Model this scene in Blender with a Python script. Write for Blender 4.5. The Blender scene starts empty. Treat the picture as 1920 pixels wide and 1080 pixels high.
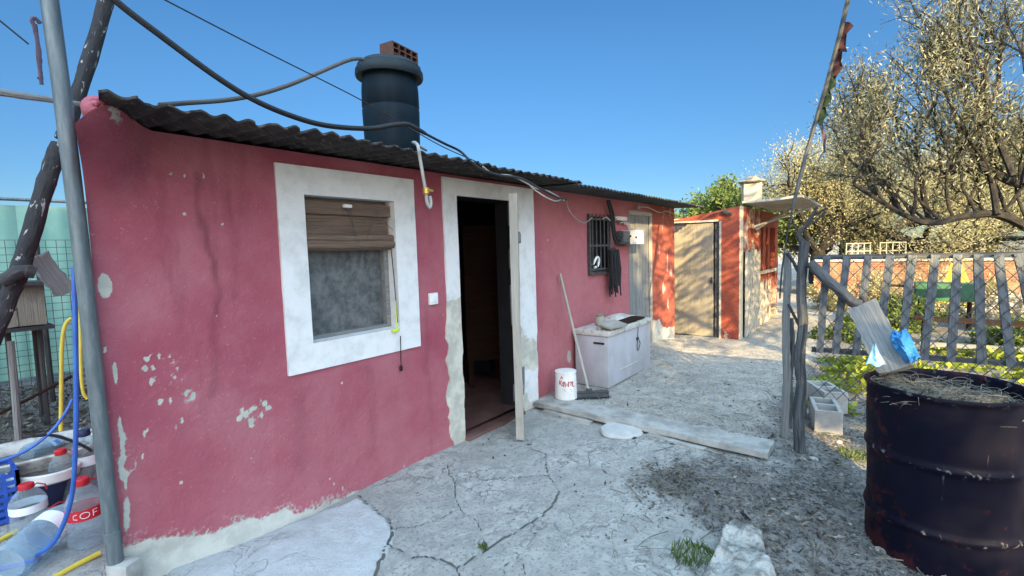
import bpy, bmesh, math, random
import numpy as np
from mathutils import Vector, Matrix
R = math.radians
random.seed(7); rng = np.random.default_rng(7)
scene = bpy.context.scene
COL = scene.collection

# ------------------------------------------------------------------ camera, sky, sun
F = 905.0
YAW, PITCH, ROLL, EYE = R(37.75), R(4.5), R(-1.75), 1.5
_fw = np.array([math.cos(YAW)*math.cos(PITCH), math.sin(YAW)*math.cos(PITCH), -math.sin(PITCH)])
_r0 = np.array([math.sin(YAW), -math.cos(YAW), 0.0]); _u0 = np.cross(_r0, _fw)
_rt = math.cos(ROLL)*_r0 + math.sin(ROLL)*_u0
_up = -math.sin(ROLL)*_r0 + math.cos(ROLL)*_u0
_o = np.array([0, 0, EYE])
cd = bpy.data.cameras.new('camera'); cam = bpy.data.objects.new('camera', cd); COL.objects.link(cam)
cd.sensor_width = 36; cd.lens = 36*F/1920; cd.clip_start = .05; cd.clip_end = 2000
cam.matrix_world = Matrix(((_rt[0], _up[0], -_fw[0], 0), (_rt[1], _up[1], -_fw[1], 0), (_rt[2], _up[2], -_fw[2], EYE), (0, 0, 0, 1)))
scene.camera = cam

SUN_AZ = np.array([-.75, -.66]); SUN_AZ /= np.linalg.norm(SUN_AZ); SUN_EL = R(22)
SKY_SAT = 1.2; SKY_FRONT = (.22, .265, .285); SKY_FILL = (9.9, 4.85, 2.7); FILL_EL = R(68)   # gain added high on the sun's side to brighten the shaded yard
w = bpy.data.worlds.new('World'); scene.world = w; w.use_nodes = True
nt = w.node_tree; bg = nt.nodes['Background']
sky = nt.nodes.new('ShaderNodeTexSky'); sky.sky_type = 'NISHITA'; sky.sun_disc = False
sky.sun_elevation = SUN_EL; sky.sun_rotation = math.atan2(SUN_AZ[0], SUN_AZ[1])
sky.air_density = 1.0; sky.dust_density = 0.05; sky.ozone_density = 3.0
hs = nt.nodes.new('ShaderNodeHueSaturation'); hs.inputs['Saturation'].default_value = SKY_SAT; nt.links.new(sky.outputs[0], hs.inputs['Color'])
tcw = nt.nodes.new('ShaderNodeTexCoord'); dp_ = nt.nodes.new('ShaderNodeVectorMath'); dp_.operation = 'DOT_PRODUCT'
nt.links.new(tcw.outputs['Generated'], dp_.inputs[0]); dp_.inputs[1].default_value = (SUN_AZ[0]*math.cos(FILL_EL), SUN_AZ[1]*math.cos(FILL_EL), math.sin(FILL_EL))
mr = nt.nodes.new('ShaderNodeMapRange'); mr.interpolation_type = 'SMOOTHSTEP'; nt.links.new(dp_.outputs['Value'], mr.inputs['Value'])
for k_, v_ in zip(('From Min', 'From Max', 'To Min', 'To Max'), (.25, .95, 0, 1)): mr.inputs[k_].default_value = v_
mx_ = nt.nodes.new('ShaderNodeMix'); mx_.data_type = 'VECTOR'; nt.links.new(mr.outputs[0], mx_.inputs[0]); mx_.inputs[4].default_value = SKY_FRONT; mx_.inputs[5].default_value = SKY_FILL
vm = nt.nodes.new('ShaderNodeVectorMath'); vm.operation = 'MULTIPLY'; nt.links.new(hs.outputs[0], vm.inputs[0]); nt.links.new(mx_.outputs[1], vm.inputs[1])
sx_ = nt.nodes.new('ShaderNodeSeparateXYZ'); nt.links.new(tcw.outputs['Generated'], sx_.inputs[0])
mz_ = nt.nodes.new('ShaderNodeMapRange'); mz_.interpolation_type = 'SMOOTHSTEP'; nt.links.new(sx_.outputs[2], mz_.inputs['Value'])
for k_, v_ in zip(('From Min', 'From Max', 'To Min', 'To Max'), (.0, .42, 0, 1)): mz_.inputs[k_].default_value = v_
mh_ = nt.nodes.new('ShaderNodeMix'); mh_.data_type = 'VECTOR'; nt.links.new(mz_.outputs[0], mh_.inputs[0]); mh_.inputs[4].default_value = (.55, .60, .70); mh_.inputs[5].default_value = (1.04, 1, .98)
v2_ = nt.nodes.new('ShaderNodeVectorMath'); v2_.operation = 'MULTIPLY'; nt.links.new(vm.outputs[0], v2_.inputs[0]); nt.links.new(mh_.outputs[1], v2_.inputs[1])
nt.links.new(v2_.outputs[0], bg.inputs[0]); bg.inputs[1].default_value = 0.15
sl = bpy.data.lights.new('sun', 'SUN'); so = bpy.data.objects.new('sun', sl); COL.objects.link(so)
sl.energy = 5.0; sl.angle = R(.4); sl.color = (1, .74, .36)
_sd = Vector((SUN_AZ[0]*math.cos(SUN_EL), SUN_AZ[1]*math.cos(SUN_EL), math.sin(SUN_EL)))
so.rotation_euler = (-_sd).to_track_quat('-Z', 'Y').to_euler()
scene.view_settings.view_transform = 'Standard'; scene.view_settings.look = 'None'
scene.view_settings.exposure = 1.9; scene.view_settings.gamma = 1
scene.cycles.max_bounces = 8; scene.cycles.transparent_max_bounces = 16
scene.cycles.use_denoising = True

# measuring helpers: where the sight line through a photo pixel meets a known plane
def ray(x, y): return _fw + (x-960)/F*_rt - (y-540)/F*_up
def on(x, y, axis, v):
    d = ray(x, y); return _o + (v-_o[axis])/d[axis]*d
def at(x, y, depth): return _o + depth*ray(x, y)

# ------------------------------------------------------------------ numpy noise
def _vn(x, y, seed):
    xi = np.floor(x).astype(np.int64); yi = np.floor(y).astype(np.int64); fx = x-xi; fy = y-yi
    fx = fx*fx*(3-2*fx); fy = fy*fy*(3-2*fy)
    def h(a, b):
        n = (a*374761393 + b*668265263 + seed*974634) & 0xFFFFFFFF
        n = ((n ^ (n >> 13))*1274126177) & 0xFFFFFFFF
        return ((n ^ (n >> 16)) & 0xFFFF)/65535.0
    return (h(xi, yi)*(1-fx)+h(xi+1, yi)*fx)*(1-fy)+(h(xi, yi+1)*(1-fx)+h(xi+1, yi+1)*fx)*fy
def fbm(x, y, scale=1, octv=4, seed=0):
    x = np.asarray(x, float)*scale; y = np.asarray(y, float)*scale; s = 0; a = .5
    for i in range(octv):
        s = s + a*_vn(x, y, seed+i*17); x = x*2.03+5.1; y = y*2.03+9.7; a *= .5
    return s/(1-.5**octv)
def sst(a, b, x):
    t = np.clip((np.asarray(x, float)-a)/(b-a), 0, 1); return t*t*(3-2*t)
def polydist(x, y, pts):
    d = np.full(np.shape(x), 1e9)
    for (ax, ay), (bx, by) in zip(pts[:-1], pts[1:]):
        L = (bx-ax)**2+(by-ay)**2; t = np.clip(((x-ax)*(bx-ax)+(y-ay)*(by-ay))/L, 0, 1)
        d = np.minimum(d, np.hypot(x-ax-t*(bx-ax), y-ay-t*(by-ay)))
    return d

# ------------------------------------------------------------------ mesh builder
class MB:
    def __init__(s): s.v = []; s.f = []; s.g = []
    def add(s, vs, fs, gs=None):
        b = len(s.v); s.v += [tuple(map(float, q)) for q in vs]; s.f += [tuple(i+b for i in q) for q in fs]
        s.g += gs if gs is not None else [(q[0], q[1], q[2]) for q in vs]
        return s
    def box(s, c, size, M=None, bev=0.0):
        bm = bmesh.new(); bmesh.ops.create_cube(bm, size=1)
        bmesh.ops.scale(bm, vec=size, verts=bm.verts)
        if bev: bmesh.ops.bevel(bm, geom=list(bm.edges), offset=bev, segments=2, profile=.6, affect='EDGES')
        bm.verts.index_update(); M = M or Matrix(); c = Vector(c)
        loc = [v.co.copy() for v in bm.verts]
        fs = [[v.index for v in f.verts] for f in bm.faces]; bm.free()
        return s.add([c + M @ v for v in loc], fs, [tuple(v) for v in loc])
    def plank(s, p0, p1, wid, th, side, n=14, rough=.004, taper=1.0, notch=None):
        """a board from p0 to p1: wid across 'side', th thick, with worn edges"""
        p0 = Vector(p0); p1 = Vector(p1); ax = (p1-p0); L = ax.length; ax.normalize()
        side = Vector(side); side = (side-ax*side.dot(ax)).normalized(); nr = ax.cross(side)
        vs = []; gs = []; ph = random.random()*50
        m = 6
        for i in range(n+1):
            t = i/n; k = 1+(taper-1)*t
            ring = [(-.5, -.5), (-.17, -.5), (.17, -.5), (.5, -.5), (.5, .5), (.17, .5), (-.17, .5), (-.5, .5)]
            for j, (a, b) in enumerate(ring):
                e = rough*(random.random()-.5)*2
                off = e if abs(a) > .4 else 0
                end = (random.random()-.5)*rough*3 if i in (0, n) else 0
                q = p0+ax*(L*t+end)+side*(a*wid*k+off)+nr*(b*th+rough*.3*math.sin(ph+t*7))
                vs.append(q); gs.append((L*t+ph, a*wid, b*th))
        fs = []
        for i in range(n):
            for j in range(8):
                a = i*8+j; b = i*8+(j+1) % 8; fs.append((a, b, b+8, a+8))
        fs.append(tuple(range(7, -1, -1))); fs.append(tuple(range(n*8, n*8+8)))
        return s.add(vs, fs, gs)
    def tube(s, pts, r, n=8, knob=0.0):
        pts = [Vector(p) for p in pts]; N = len(pts); rs = r if isinstance(r, (list, tuple)) else [r]*N
        t0 = (pts[1]-pts[0]).normalized(); u = t0.orthogonal().normalized(); vs = []; gs = []; L = random.random()*20
        for i, p in enumerate(pts):
            t = (pts[min(i+1, N-1)]-pts[max(i-1, 0)]).normalized()
            u = (u-t*u.dot(t)).normalized(); b = t.cross(u)
            if i: L += (p-pts[i-1]).length
            for j in range(n):
                a = 2*math.pi*j/n; k = rs[i]*(1+knob*(random.random()-.5))
                vs.append(p+(u*math.cos(a)+b*math.sin(a))*k); gs.append((L, math.cos(a)*rs[i], math.sin(a)*rs[i]))
        fs = [(i*n+j, i*n+(j+1) % n, (i+1)*n+(j+1) % n, (i+1)*n+j) for i in range(N-1) for j in range(n)]
        fs.append(tuple(range(n-1, -1, -1))); fs.append(tuple(range((N-1)*n, N*n)))
        return s.add(vs, fs, gs)
    def lathe(s, prof, c=(0, 0, 0), n=32, M=None, closed=True, wob=None):
        c = Vector(c); M = M or Matrix(); vs = []; gs = []
        for r, z in prof:
            for j in range(n):
                a = 2*math.pi*j/n; k = wob(a, z) if wob else 1
                l = Vector((r*k*math.cos(a), r*k*math.sin(a), z)); vs.append(c+M @ l); gs.append(tuple(l))
        N = len(prof)
        fs = [(i*n+j, i*n+(j+1) % n, (i+1)*n+(j+1) % n, (i+1)*n+j) for i in range(N-1) for j in range(n)]
        if closed:
            if prof[0][0] > 1e-4: fs.append(tuple(range(n-1, -1, -1)))
            if prof[-1][0] > 1e-4: fs.append(tuple(range((N-1)*n, N*n)))
        return s.add(vs, fs, gs)
    def grid(s, P, flip=False):
        """P: array (a,b,3) of points"""
        a, b = P.shape[:2]
        fs = []
        for i in range(a-1):
            for j in range(b-1):
                q = (i*b+j, i*b+j+1, (i+1)*b+j+1, (i+1)*b+j); fs.append(q[::-1] if flip else q)
        return s.add([tuple(p) for p in P.reshape(-1, 3)], fs)
    def sheet(s, P, th):
        """closed slab: grid P and the same grid moved by th (vector)"""
        a, b = P.shape[:2]; th = np.array(th); n = a*b
        vs = [tuple(p) for p in P.reshape(-1, 3)]+[tuple(p) for p in (P+th).reshape(-1, 3)]; fs = []
        for i in range(a-1):
            for j in range(b-1):
                q = (i*b+j, i*b+j+1, (i+1)*b+j+1, (i+1)*b+j); fs.append(q); fs.append(tuple(k+n for k in q[::-1]))
        rim = [(i, 0) for i in range(a)]+[(a-1, j) for j in range(1, b)]+[(i, b-1) for i in range(a-2, -1, -1)]+[(0, j) for j in range(b-2, 0, -1)]
        for k in range(len(rim)):
            p = rim[k][0]*b+rim[k][1]; q = rim[(k+1) % len(rim)]; q = q[0]*b+q[1]; fs.append((p, q, q+n, p+n))
        return s.add(vs, fs)

WORLD = {}
def wloc(o): return WORLD.get(o.name, Vector((0, 0, 0)))
def finish(name, me, m, parent, smooth, angle):
    o = bpy.data.objects.new(name, me); COL.objects.link(o)
    if m: me.materials.append(m)
    if smooth:
        me.polygons.foreach_set('use_smooth', [True]*len(me.polygons)); me.set_sharp_from_angle(angle=R(angle))
    if parent:
        o.parent = parent
    return o
def obj(name, mb, m, parent=None, label=None, smooth=True, angle=35, attrs=None, origin=None):
    vs = np.array(mb.v)
    if parent is not None: org = np.array(wloc(parent))
    elif origin is not None: org = np.array(origin, float)
    else: org = np.array([vs[:, 0].mean(), vs[:, 1].mean(), vs[:, 2].min()])
    me = bpy.data.meshes.new(name); me.from_pydata((vs-org).tolist(), [], mb.f); me.update()
    bm = bmesh.new(); bm.from_mesh(me); bmesh.ops.recalc_face_normals(bm, faces=bm.faces); bm.to_mesh(me); bm.free()
    ga = me.attributes.new('gco', 'FLOAT_VECTOR', 'POINT'); ga.data.foreach_set('vector', np.array(mb.g, dtype=np.float32).ravel())
    for k, a in (attrs or {}).items():
        t = me.attributes.new(k, 'FLOAT', 'POINT'); t.data.foreach_set('value', np.asarray(a, dtype=np.float32))
    o = finish(name, me, m, parent, smooth, angle)
    if parent is None: o.location = org
    WORLD[o.name] = Vector(org)
    if label: o['label'] = label
    return o
def thing(name, label, cat, loc=(0, 0, 0), group=None):
    o = bpy.data.objects.new(name, None); COL.objects.link(o); o.location = loc; o.empty_display_size = .2
    WORLD[o.name] = Vector(loc); o['label'] = label; o['category'] = cat
    if group: o['group'] = group
    return o
def tag(o, label, cat, group=None):
    o['label'] = label; o['category'] = cat
    if group: o['group'] = group
    return o
def kind(o, k): o['kind'] = k; return o
def dup(root, loc, rotz=0, label=None, scale=1):
    r = root.copy(); COL.objects.link(r); r.location = loc; r.rotation_euler = (0, 0, rotz); r.scale = (scale,)*3
    if label: r['label'] = label
    for ch in list(root.children):
        q = ch.copy(); COL.objects.link(q); q.parent = r
        for gch in list(ch.children):
            d = gch.copy(); COL.objects.link(d); d.parent = q
    return r
def sag(a, b, drop, n=14, jit=0):
    a = Vector(a); b = Vector(b)
    return [a.lerp(b, i/n)-Vector((0, 0, drop*4*(i/n)*(1-i/n)))+Vector((random.uniform(-jit, jit), random.uniform(-jit, jit), random.uniform(-jit, jit))) for i in range(n+1)]
def spline(pts, n=6):
    P = [Vector(p) for p in pts]; P = [P[0]*2-P[1]]+P+[P[-1]*2-P[-2]]; out = []
    for i in range(1, len(P)-2):
        for k in range(n):
            t = k/n; a, b, c, d = P[i-1:i+3]
            out.append(.5*((2*b)+(c-a)*t+(2*a-5*b+4*c-d)*t*t+(3*b-a-3*c+d)*t**3))
    out.append(P[-2]); return out

# ------------------------------------------------------------------ materials
class NT:
    def __init__(s, name):
        s.m = bpy.data.materials.new(name); s.m.use_nodes = True; s.t = s.m.node_tree; s.n = s.t.nodes; s.p = s.n['Principled BSDF']
    def new(s, typ, **kw):
        x = s.n.new('ShaderNode'+typ)
        for k, v in kw.items(): setattr(x, k, v)
        return x
    def link(s, a, b): s.t.links.new(a, b)
    def coord(s, src='Object', scale=(1, 1, 1)):
        if src == 'gco': o = s.new('Attribute', attribute_name='gco').outputs['Vector']
        elif src == 'world': o = s.new('NewGeometry').outputs['Position']
        else: o = s.new('TexCoord').outputs[src]
        mp = s.new('Mapping'); mp.inputs['Scale'].default_value = scale; s.link(o, mp.inputs[0]); return mp.outputs[0]
    def noise(s, co, scale, detail=6, rough=.6, dist=0):
        x = s.new('TexNoise'); x.inputs['Scale'].default_value = scale; x.inputs['Detail'].default_value = detail
        x.inputs['Roughness'].default_value = rough; x.inputs['Distortion'].default_value = dist; s.link(co, x.inputs['Vector']); return x.outputs['Fac']
    def ramp(s, fac, a, b, ca=0.0, cb=1.0):
        x = s.new('MapRange'); x.clamp = True; x.interpolation_type = 'SMOOTHSTEP'
        s.link(fac, x.inputs['Value'])
        for k, v in zip(('From Min', 'From Max', 'To Min', 'To Max'), (a, b, ca, cb)): x.inputs[k].default_value = v
        return x.outputs[0]
    def attr(s, name): return s.new('Attribute', attribute_name=name).outputs['Fac']
    def math(s, op, a, b=0.0):
        x = s.new('Math', operation=op)
        for i, v in enumerate((a, b)):
            if isinstance(v, (int, float)): x.inputs[i].default_value = v
            else: s.link(v, x.inputs[i])
        return x.outputs[0]
    def mix(s, fac, a, b, blend='MIX'):
        x = s.new('Mix', data_type='RGBA', blend_type=blend); x.clamp_factor = True
        for k, v in ((0, fac), (6, a), (7, b)):
            if isinstance(v, (int, float)): x.inputs[k].default_value = v
            elif isinstance(v, tuple): x.inputs[k].default_value = (*v, 1) if len(v) == 3 else v
            else: s.link(v, x.inputs[k])
        return x.outputs[2]
    def bump(s, h, strength=.3, dist=.01):
        x = s.new('Bump'); x.inputs['Strength'].default_value = strength; x.inputs['Distance'].default_value = dist
        s.link(h, x.inputs['Height']); s.link(x.outputs[0], s.p.inputs['Normal']); return x
    def done(s, col, rough=.8, metal=0.0, spec=.3):
        if isinstance(col, tuple): s.p.inputs['Base Color'].default_value = (*col, 1)
        else: s.link(col, s.p.inputs['Base Color'])
        if isinstance(rough, (int, float)): s.p.inputs['Roughness'].default_value = rough
        else: s.link(rough, s.p.inputs['Roughness'])
        s.p.inputs['Metallic'].default_value = metal; s.p.inputs['Specular IOR Level'].default_value = spec
        return s.m

def wood(name, c1, c2, dark=(.03, .03, .035), rough=.85, fine=90, crack=.5):
    s = NT(name); co = s.coord('gco', (3.0, fine, fine)); n = s.noise(co, 1.0, 7, .65, .6)
    co2 = s.coord('gco', (1.2, 14, 14)); n2 = s.noise(co2, 1.0, 4)
    c = s.mix(s.ramp(n, .3, .7), c1, c2); c = s.mix(s.ramp(n2, .35, .7, 0, .6), c, c1)
    cr = s.ramp(n, .60, .72, 0, crack); c = s.mix(cr, c, dark)
    blot = s.noise(s.coord('Object'), 5, 5); c = s.mix(s.ramp(blot, .55, .75, 0, .45), c, tuple(q*.45 for q in c1))
    s.bump(s.math('ADD', n, s.math('MULTIPLY', s.noise(s.coord('gco', (5, 30, 30)), 1.0, 6, .7), 1.2)), .9, .008); return s.done(c, rough, 0, .15)
def plain(name, c1, c2=None, scale=10, rough=.7, metal=0, spec=.35, bump=.15, bscale=60, lo=.35, hi=.7, src='Object', stretch=(1, 1, 1), bd=.004):
    s = NT(name); co = s.coord(src, stretch); n = s.noise(co, scale, 7, .62)
    c = s.mix(s.ramp(n, lo, hi), c1, c2 or tuple(q*.7 for q in c1))
    if bump: s.bump(s.noise(co, bscale, 4), bump, bd)
    return s.done(c, rough, metal, spec)

def plaster_red(name, base, pale, under, under2, src='world', grain=1.0):
    """painted render: attribute peel (0..1) lays the plaster bare, attribute fade lays a paler pink over it"""
    s = NT(name); co = s.coord(src)
    n1 = s.noise(co, 2.2, 5); n2 = s.noise(co, 11, 6); n3 = s.noise(co, 60, 4); n4 = s.noise(co, 170, 2)
    streak = s.noise(s.coord(src, (9, 9, .8)), 1.0, 5)
    c = s.mix(s.ramp(n1, .3, .72), base, pale)
    c = s.mix(s.ramp(streak, .56, .72, 0, .30), c, tuple(q*.62 for q in base))
    c = s.mix(s.ramp(n2, .5, .75, 0, .22), c, pale)
    c = s.mix(s.math('MULTIPLY', s.attr('bounce_pale'), s.ramp(n2, .2, .8, .55, 1.0)), c, (.42, .155, .165))
    c = s.mix(s.ramp(n3, .62, .70, 0, .35), c, (.52, .25, .25))
    c = s.mix(s.math('MULTIPLY', s.attr('sun_warm'), s.ramp(n2, .2, .7, .6, 1.0)), c, (.27, .070, .038))  # sunlit orange put into the paint colour at the wall's far end
    c = s.mix(s.math('MULTIPLY', s.attr('stain'), .8), c, tuple(q*.42 for q in base))
    # scattered chips of paint
    vo = s.new('TexVoronoi', feature='F1'); vo.inputs['Scale'].default_value = 9; s.link(co, vo.inputs['Vector'])
    vb = s.noise(co, 70, 3); chip = s.math('ADD', vo.outputs['Distance'], s.math('MULTIPLY', vb, .10))
    vr = s.new('SeparateColor'); s.link(vo.outputs['Color'], vr.inputs[0])
    size = s.ramp(vr.outputs[0], .62, 1.0, .0, .125)
    chipm = s.ramp(s.math('SUBTRACT', size, chip), -.012, .004)
    pk = s.math('ADD', s.attr('peel'), s.math('MULTIPLY', s.math('SUBTRACT', n3, .5), .75))
    pk = s.math('ADD', pk, s.math('MULTIPLY', s.math('SUBTRACT', n2, .5), .5))
    pm = s.ramp(pk, .43, .58); edge = s.ramp(pk, .36, .47)
    c = s.mix(s.math('MULTIPLY', edge, .35), c, (.48, .30, .30))
    un = s.mix(s.ramp(n2, .35, .65), under, under2)
    c = s.mix(s.math('MAXIMUM', pm, chipm), c, un)
    h = s.math('ADD', s.math('MULTIPLY', n3, .5), s.math('MULTIPLY', s.noise(co, 25, 5), 1.0))
    h = s.math('ADD', h, s.math('MULTIPLY', n4, .25)); h = s.math('SUBTRACT', h, s.math('MULTIPLY', pm, .5))
    s.bump(h, .8*grain, .007); return s.done(c, .78, 0, .25)
M = {}
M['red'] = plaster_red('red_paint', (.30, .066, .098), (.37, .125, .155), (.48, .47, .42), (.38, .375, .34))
M['orange'] = plaster_red('terracotta_paint', (.215, .043, .028), (.26, .068, .040), (.62, .52, .36), (.50, .42, .30), grain=1.6)
def whitepaint():
    s = NT('white_paint'); co = s.coord('world'); n = s.noise(co, 9, 6); n3 = s.noise(co, 55, 4)
    c = s.mix(s.ramp(n, .4, .75), (.70, .71, .72), (.56, .57, .57))
    c = s.mix(s.ramp(n3, .66, .74, 0, .6), c, (.32, .30, .27))
    pk = s.math('ADD', s.attr('peel'), s.math('MULTIPLY', s.math('SUBTRACT', n3, .5), .6)); pm = s.ramp(pk, .45, .55)
    c = s.mix(pm, c, s.mix(s.ramp(n, .35, .65), (.60, .58, .50), (.42, .41, .36)))
    s.bump(s.math('SUBTRACT', s.math('ADD', n3, s.noise(co, 20, 5)), pm), .4, .005); return s.done(c, .7)
M['white'] = whitepaint()
M['grey_wood'] = wood('grey_wood', (.16, .165, .17), (.29, .29, .28))
M['slat'] = wood('slat_wood', (.10, .115, .135), (.18, .195, .215))
M['pale_wood'] = wood('pale_wood', (.30, .285, .25), (.43, .41, .36))
M['brown_wood'] = wood('brown_wood', (.020, .010, .007), (.036, .018, .011))
M['blind_wood'] = wood('blind_wood', (.13, .09, .07), (.22, .16, .125), fine=60)
M['dark_log'] = wood('dark_log', (.035, .035, .04), (.08, .078, .078), fine=30)
M['post_wood'] = wood('post_wood', (.028, .033, .04), (.15, .155, .16), dark=(.012, .012, .014), fine=55, crack=.8)
M['steel'] = plain('galvanised_steel', (.10, .125, .14), (.17, .20, .215), 7, .5, .4, .5, .1, stretch=(6, 6, 1))
M['black'] = plain('black_rubber', (.014, .015, .018), (.03, .03, .034), 1.5, .6, bump=0)
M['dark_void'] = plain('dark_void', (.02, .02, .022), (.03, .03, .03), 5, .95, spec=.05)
M['grey_cable'] = plain('grey_cable', (.06, .06, .06), (.11, .105, .10), 1.5, .65, bump=0)
M['pale_cable'] = plain('pale_cable', (.36, .35, .33), (.25, .24, .23), 1.5, .65, bump=0)
M['tank'] = plain('tank_plastic', (.002, .008, .015), (.005, .015, .024), 3.5, .6, 0, .15, .08, 25, stretch=(5, 5, .7))
M['lid'] = plain('lid_plastic', (.008, .014, .02), (.014, .022, .028), 8, .55, 0, .25, .06)
M['brick'] = plain('fired_clay', (.10, .05, .038), (.07, .035, .03), 20, .9)
M['ceramic'] = plain('white_plastic', (.78, .78, .76), (.66, .66, .63), 12, .45)
M['enamel'] = plain('worn_enamel', (.42, .42, .46), (.33, .325, .345), 4, .5, 0, .45, .05, stretch=(1, 1, .8))
M['grimy'] = plain('grimy_plastic', (.52, .50, .46), (.22, .20, .18), 14, .6, lo=.45, hi=.72)
M['blue_hose'] = plain('blue_hose', (.028, .10, .40), (.04, .14, .46), 10, .4, 0, .5, 0)
M['yellow_hose'] = plain('yellow_hose', (.62, .50, .06), (.48, .38, .07), 10, .45, 0, .5, 0)
M['blue_crate'] = plain('blue_crate', (.02, .07, .36), (.03, .09, .42), 10, .5)
M['navy'] = plain('navy_plastic', (.014, .022, .07), (.02, .03, .08), 10, .5)
M['red_plastic'] = plain('red_plastic', (.52, .02, .035), (.42, .02, .03), 10, .45)
M['label_white'] = plain('label_white', (.72, .74, .76), (.6, .62, .66), 10, .5)
M['label_blue'] = plain('label_blue', (.10, .22, .55), (.14, .28, .6), 10, .5)
M['bag'] = plain('blue_bag', (.03, .19, .46), (.05, .26, .54), 9, .45, 0, .4, .35, 30, bd=.01)
M['pale_bag'] = plain('pale_bag', (.35, .58, .68), (.45, .66, .74), 9, .45)
M['soil'] = plain('soil', (.11, .095, .08), (.20, .18, .15), 12, .95, bump=1, bscale=30, bd=.03)
M['concrete'] = plain('cement', (.40, .39, .365), (.22, .215, .20), 7, .9, bump=.6, bscale=50, bd=.006)
M['block'] = plain('cinder_cement', (.36, .36, .35), (.27, .27, .26), 9, .95, bump=.8, bscale=90, bd=.004)
M['rubble'] = plain('rubble_cement', (.36, .355, .33), (.13, .125, .115), 8, .95, bump=1, bscale=28, bd=.02, lo=.4, hi=.62)
M['stone'] = plain('stone_slab', (.40, .40, .39), (.50, .50, .48), 8, .85, bump=.4, bscale=40)
M['tile'] = plain('floor_tile', (.11, .055, .05), (.16, .095, .085), 6, .6)
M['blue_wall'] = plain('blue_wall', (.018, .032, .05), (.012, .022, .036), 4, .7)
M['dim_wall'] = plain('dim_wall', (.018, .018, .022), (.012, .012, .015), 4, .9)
M['green_sheet'] = plain('green_sheet', (.17, .34, .29), (.24, .41, .34), 2.5, .7, bump=.1)
M['wire'] = plain('wire', (.055, .055, .06), (.09, .085, .08), 20, .6, .3)
M['gate_wire'] = plain('gate_wire', (.05, .055, .06), (.10, .10, .10), 20, .55, .3)
M['brass'] = plain('brass', (.55, .36, .08), (.45, .3, .08), 20, .4, .8)
M['lime'] = plain('lime_plastic', (.60, .72, .04), (.5, .62, .05), 20, .5)
M['bristle'] = plain('bristle', (.03, .035, .045), (.06, .065, .075), 60, .9)
M['straw'] = plain('straw', (.19, .18, .15), (.075, .07, .06), 20, .9, bump=0)
M['rope'] = plain('mauve_rope', (.10, .07, .10), (.07, .05, .07), 40, .9)
M['cloth_red'] = plain('red_rag', (.030, .005, .006), (.018, .005, .006), 12, .9)
M['cloth_green'] = plain('green_rag', (.022, .042, .014), (.014, .026, .012), 12, .9)
M['bark'] = plain('olive_bark', (.012, .011, .011), (.034, .031, .029), 9, .95, bump=1, bscale=24, bd=.03)
M['box_wood'] = wood('box_wood', (.21, .192, .155), (.29, .265, .215), crack=.3)
M['tankwhite'] = plain('lime_washed', (.36, .335, .28), (.27, .245, .20), 5, .85)
M['whitewash'] = plain('whitewash', (.60, .56, .48), (.42, .36, .29), 3, .9, bump=.6, bscale=25, bd=.01, lo=.4, hi=.6)
M['farbrick'] = None
def roofmat(name, a, b, lich):
    s = NT(name); co = s.coord('world'); n = s.noise(co, 5, 6); n2 = s.noise(co, 28, 6)
    c = s.mix(s.ramp(n, .35, .65), a, b); c = s.mix(s.ramp(n2, .52, .68, 0, .6), c, lich)
    s.bump(n2, .6, .006); return s.done(c, .9)
M['roof'] = roofmat('fibre_cement', (.022, .02, .02), (.05, .045, .042), (.15, .128, .11))
M['roof2'] = roofmat('roof_tin', (.04, .052, .054), (.07, .08, .08), (.10, .07, .06))
def panemat():
    s = NT('dusty_pane'); co = s.coord('world'); n = s.noise(co, 14, 8, .72); n2 = s.noise(s.coord('world', (3, 1, 2)), 3, 5, .6, 1.5)
    c = s.mix(s.ramp(n, .33, .68), (.06, .068, .074), (.145, .152, .158)); c = s.mix(s.ramp(n2, .45, .7, 0, .55), c, (.20, .207, .21))
    s.bump(n, .2, .003); return s.done(c, .55)
M['pane'] = panemat()
def drummat():
    s = NT('drum_paint'); co = s.coord('Object'); n = s.noise(co, 4, 6); st = s.noise(s.coord('Object', (26, 26, 2.2)), 1, 6, .7)
    c = s.mix(s.ramp(n, .35, .7), (.002, .0025, .010), (.005, .0045, .012))
    gz = s.new('SeparateXYZ'); s.link(s.coord('Object'), gz.inputs[0])
    rn = s.math('ADD', s.noise(co, 11, 8, .72), s.math('MULTIPLY', s.attr('rust'), .16))
    c = s.mix(s.ramp(rn, .60, .72, 0, .75), c, (.045, .011, .012))
    c = s.mix(s.ramp(st, .68, .75, 0, .7), c, (.16, .14, .145))
    chip = s.noise(co, 32, 4); ring = s.attr('ring')
    c = s.mix(s.math('MULTIPLY', ring, s.ramp(chip, .58, .68, 0, .8)), c, (.22, .21, .22))
    s.bump(s.noise(co, 20, 5), .15, .004); return s.done(c, s.ramp(n, .3, .7, .45, .75), .0, .12)
M['drum'] = drummat()
def plastic_clear(name, tint, op=.22):
    s = NT(name); tr = s.new('BsdfTransparent'); tr.inputs[0].default_value = (*tint, 1); ms = s.new('MixShader')
    lw = s.new('LayerWeight'); lw.inputs['Blend'].default_value = .35
    f = s.ramp(lw.outputs['Facing'], 0, 1, op*.6, min(1, op*1.9)); s.link(f, ms.inputs[0]); s.link(tr.outputs[0], ms.inputs[1]); s.link(s.p.outputs[0], ms.inputs[2])
    s.link(ms.outputs[0], s.n['Material Output'].inputs[0])
    s.bump(s.noise(s.coord('Object'), 22, 3), .25, .01); return s.done((.62, .70, .76), .18, 0, .6)
M['clear'] = plastic_clear('clear_plastic', (.84, .90, .93))
M['clear_blue'] = plastic_clear('clear_blue_plastic', (.60, .78, .90), .28)
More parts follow.
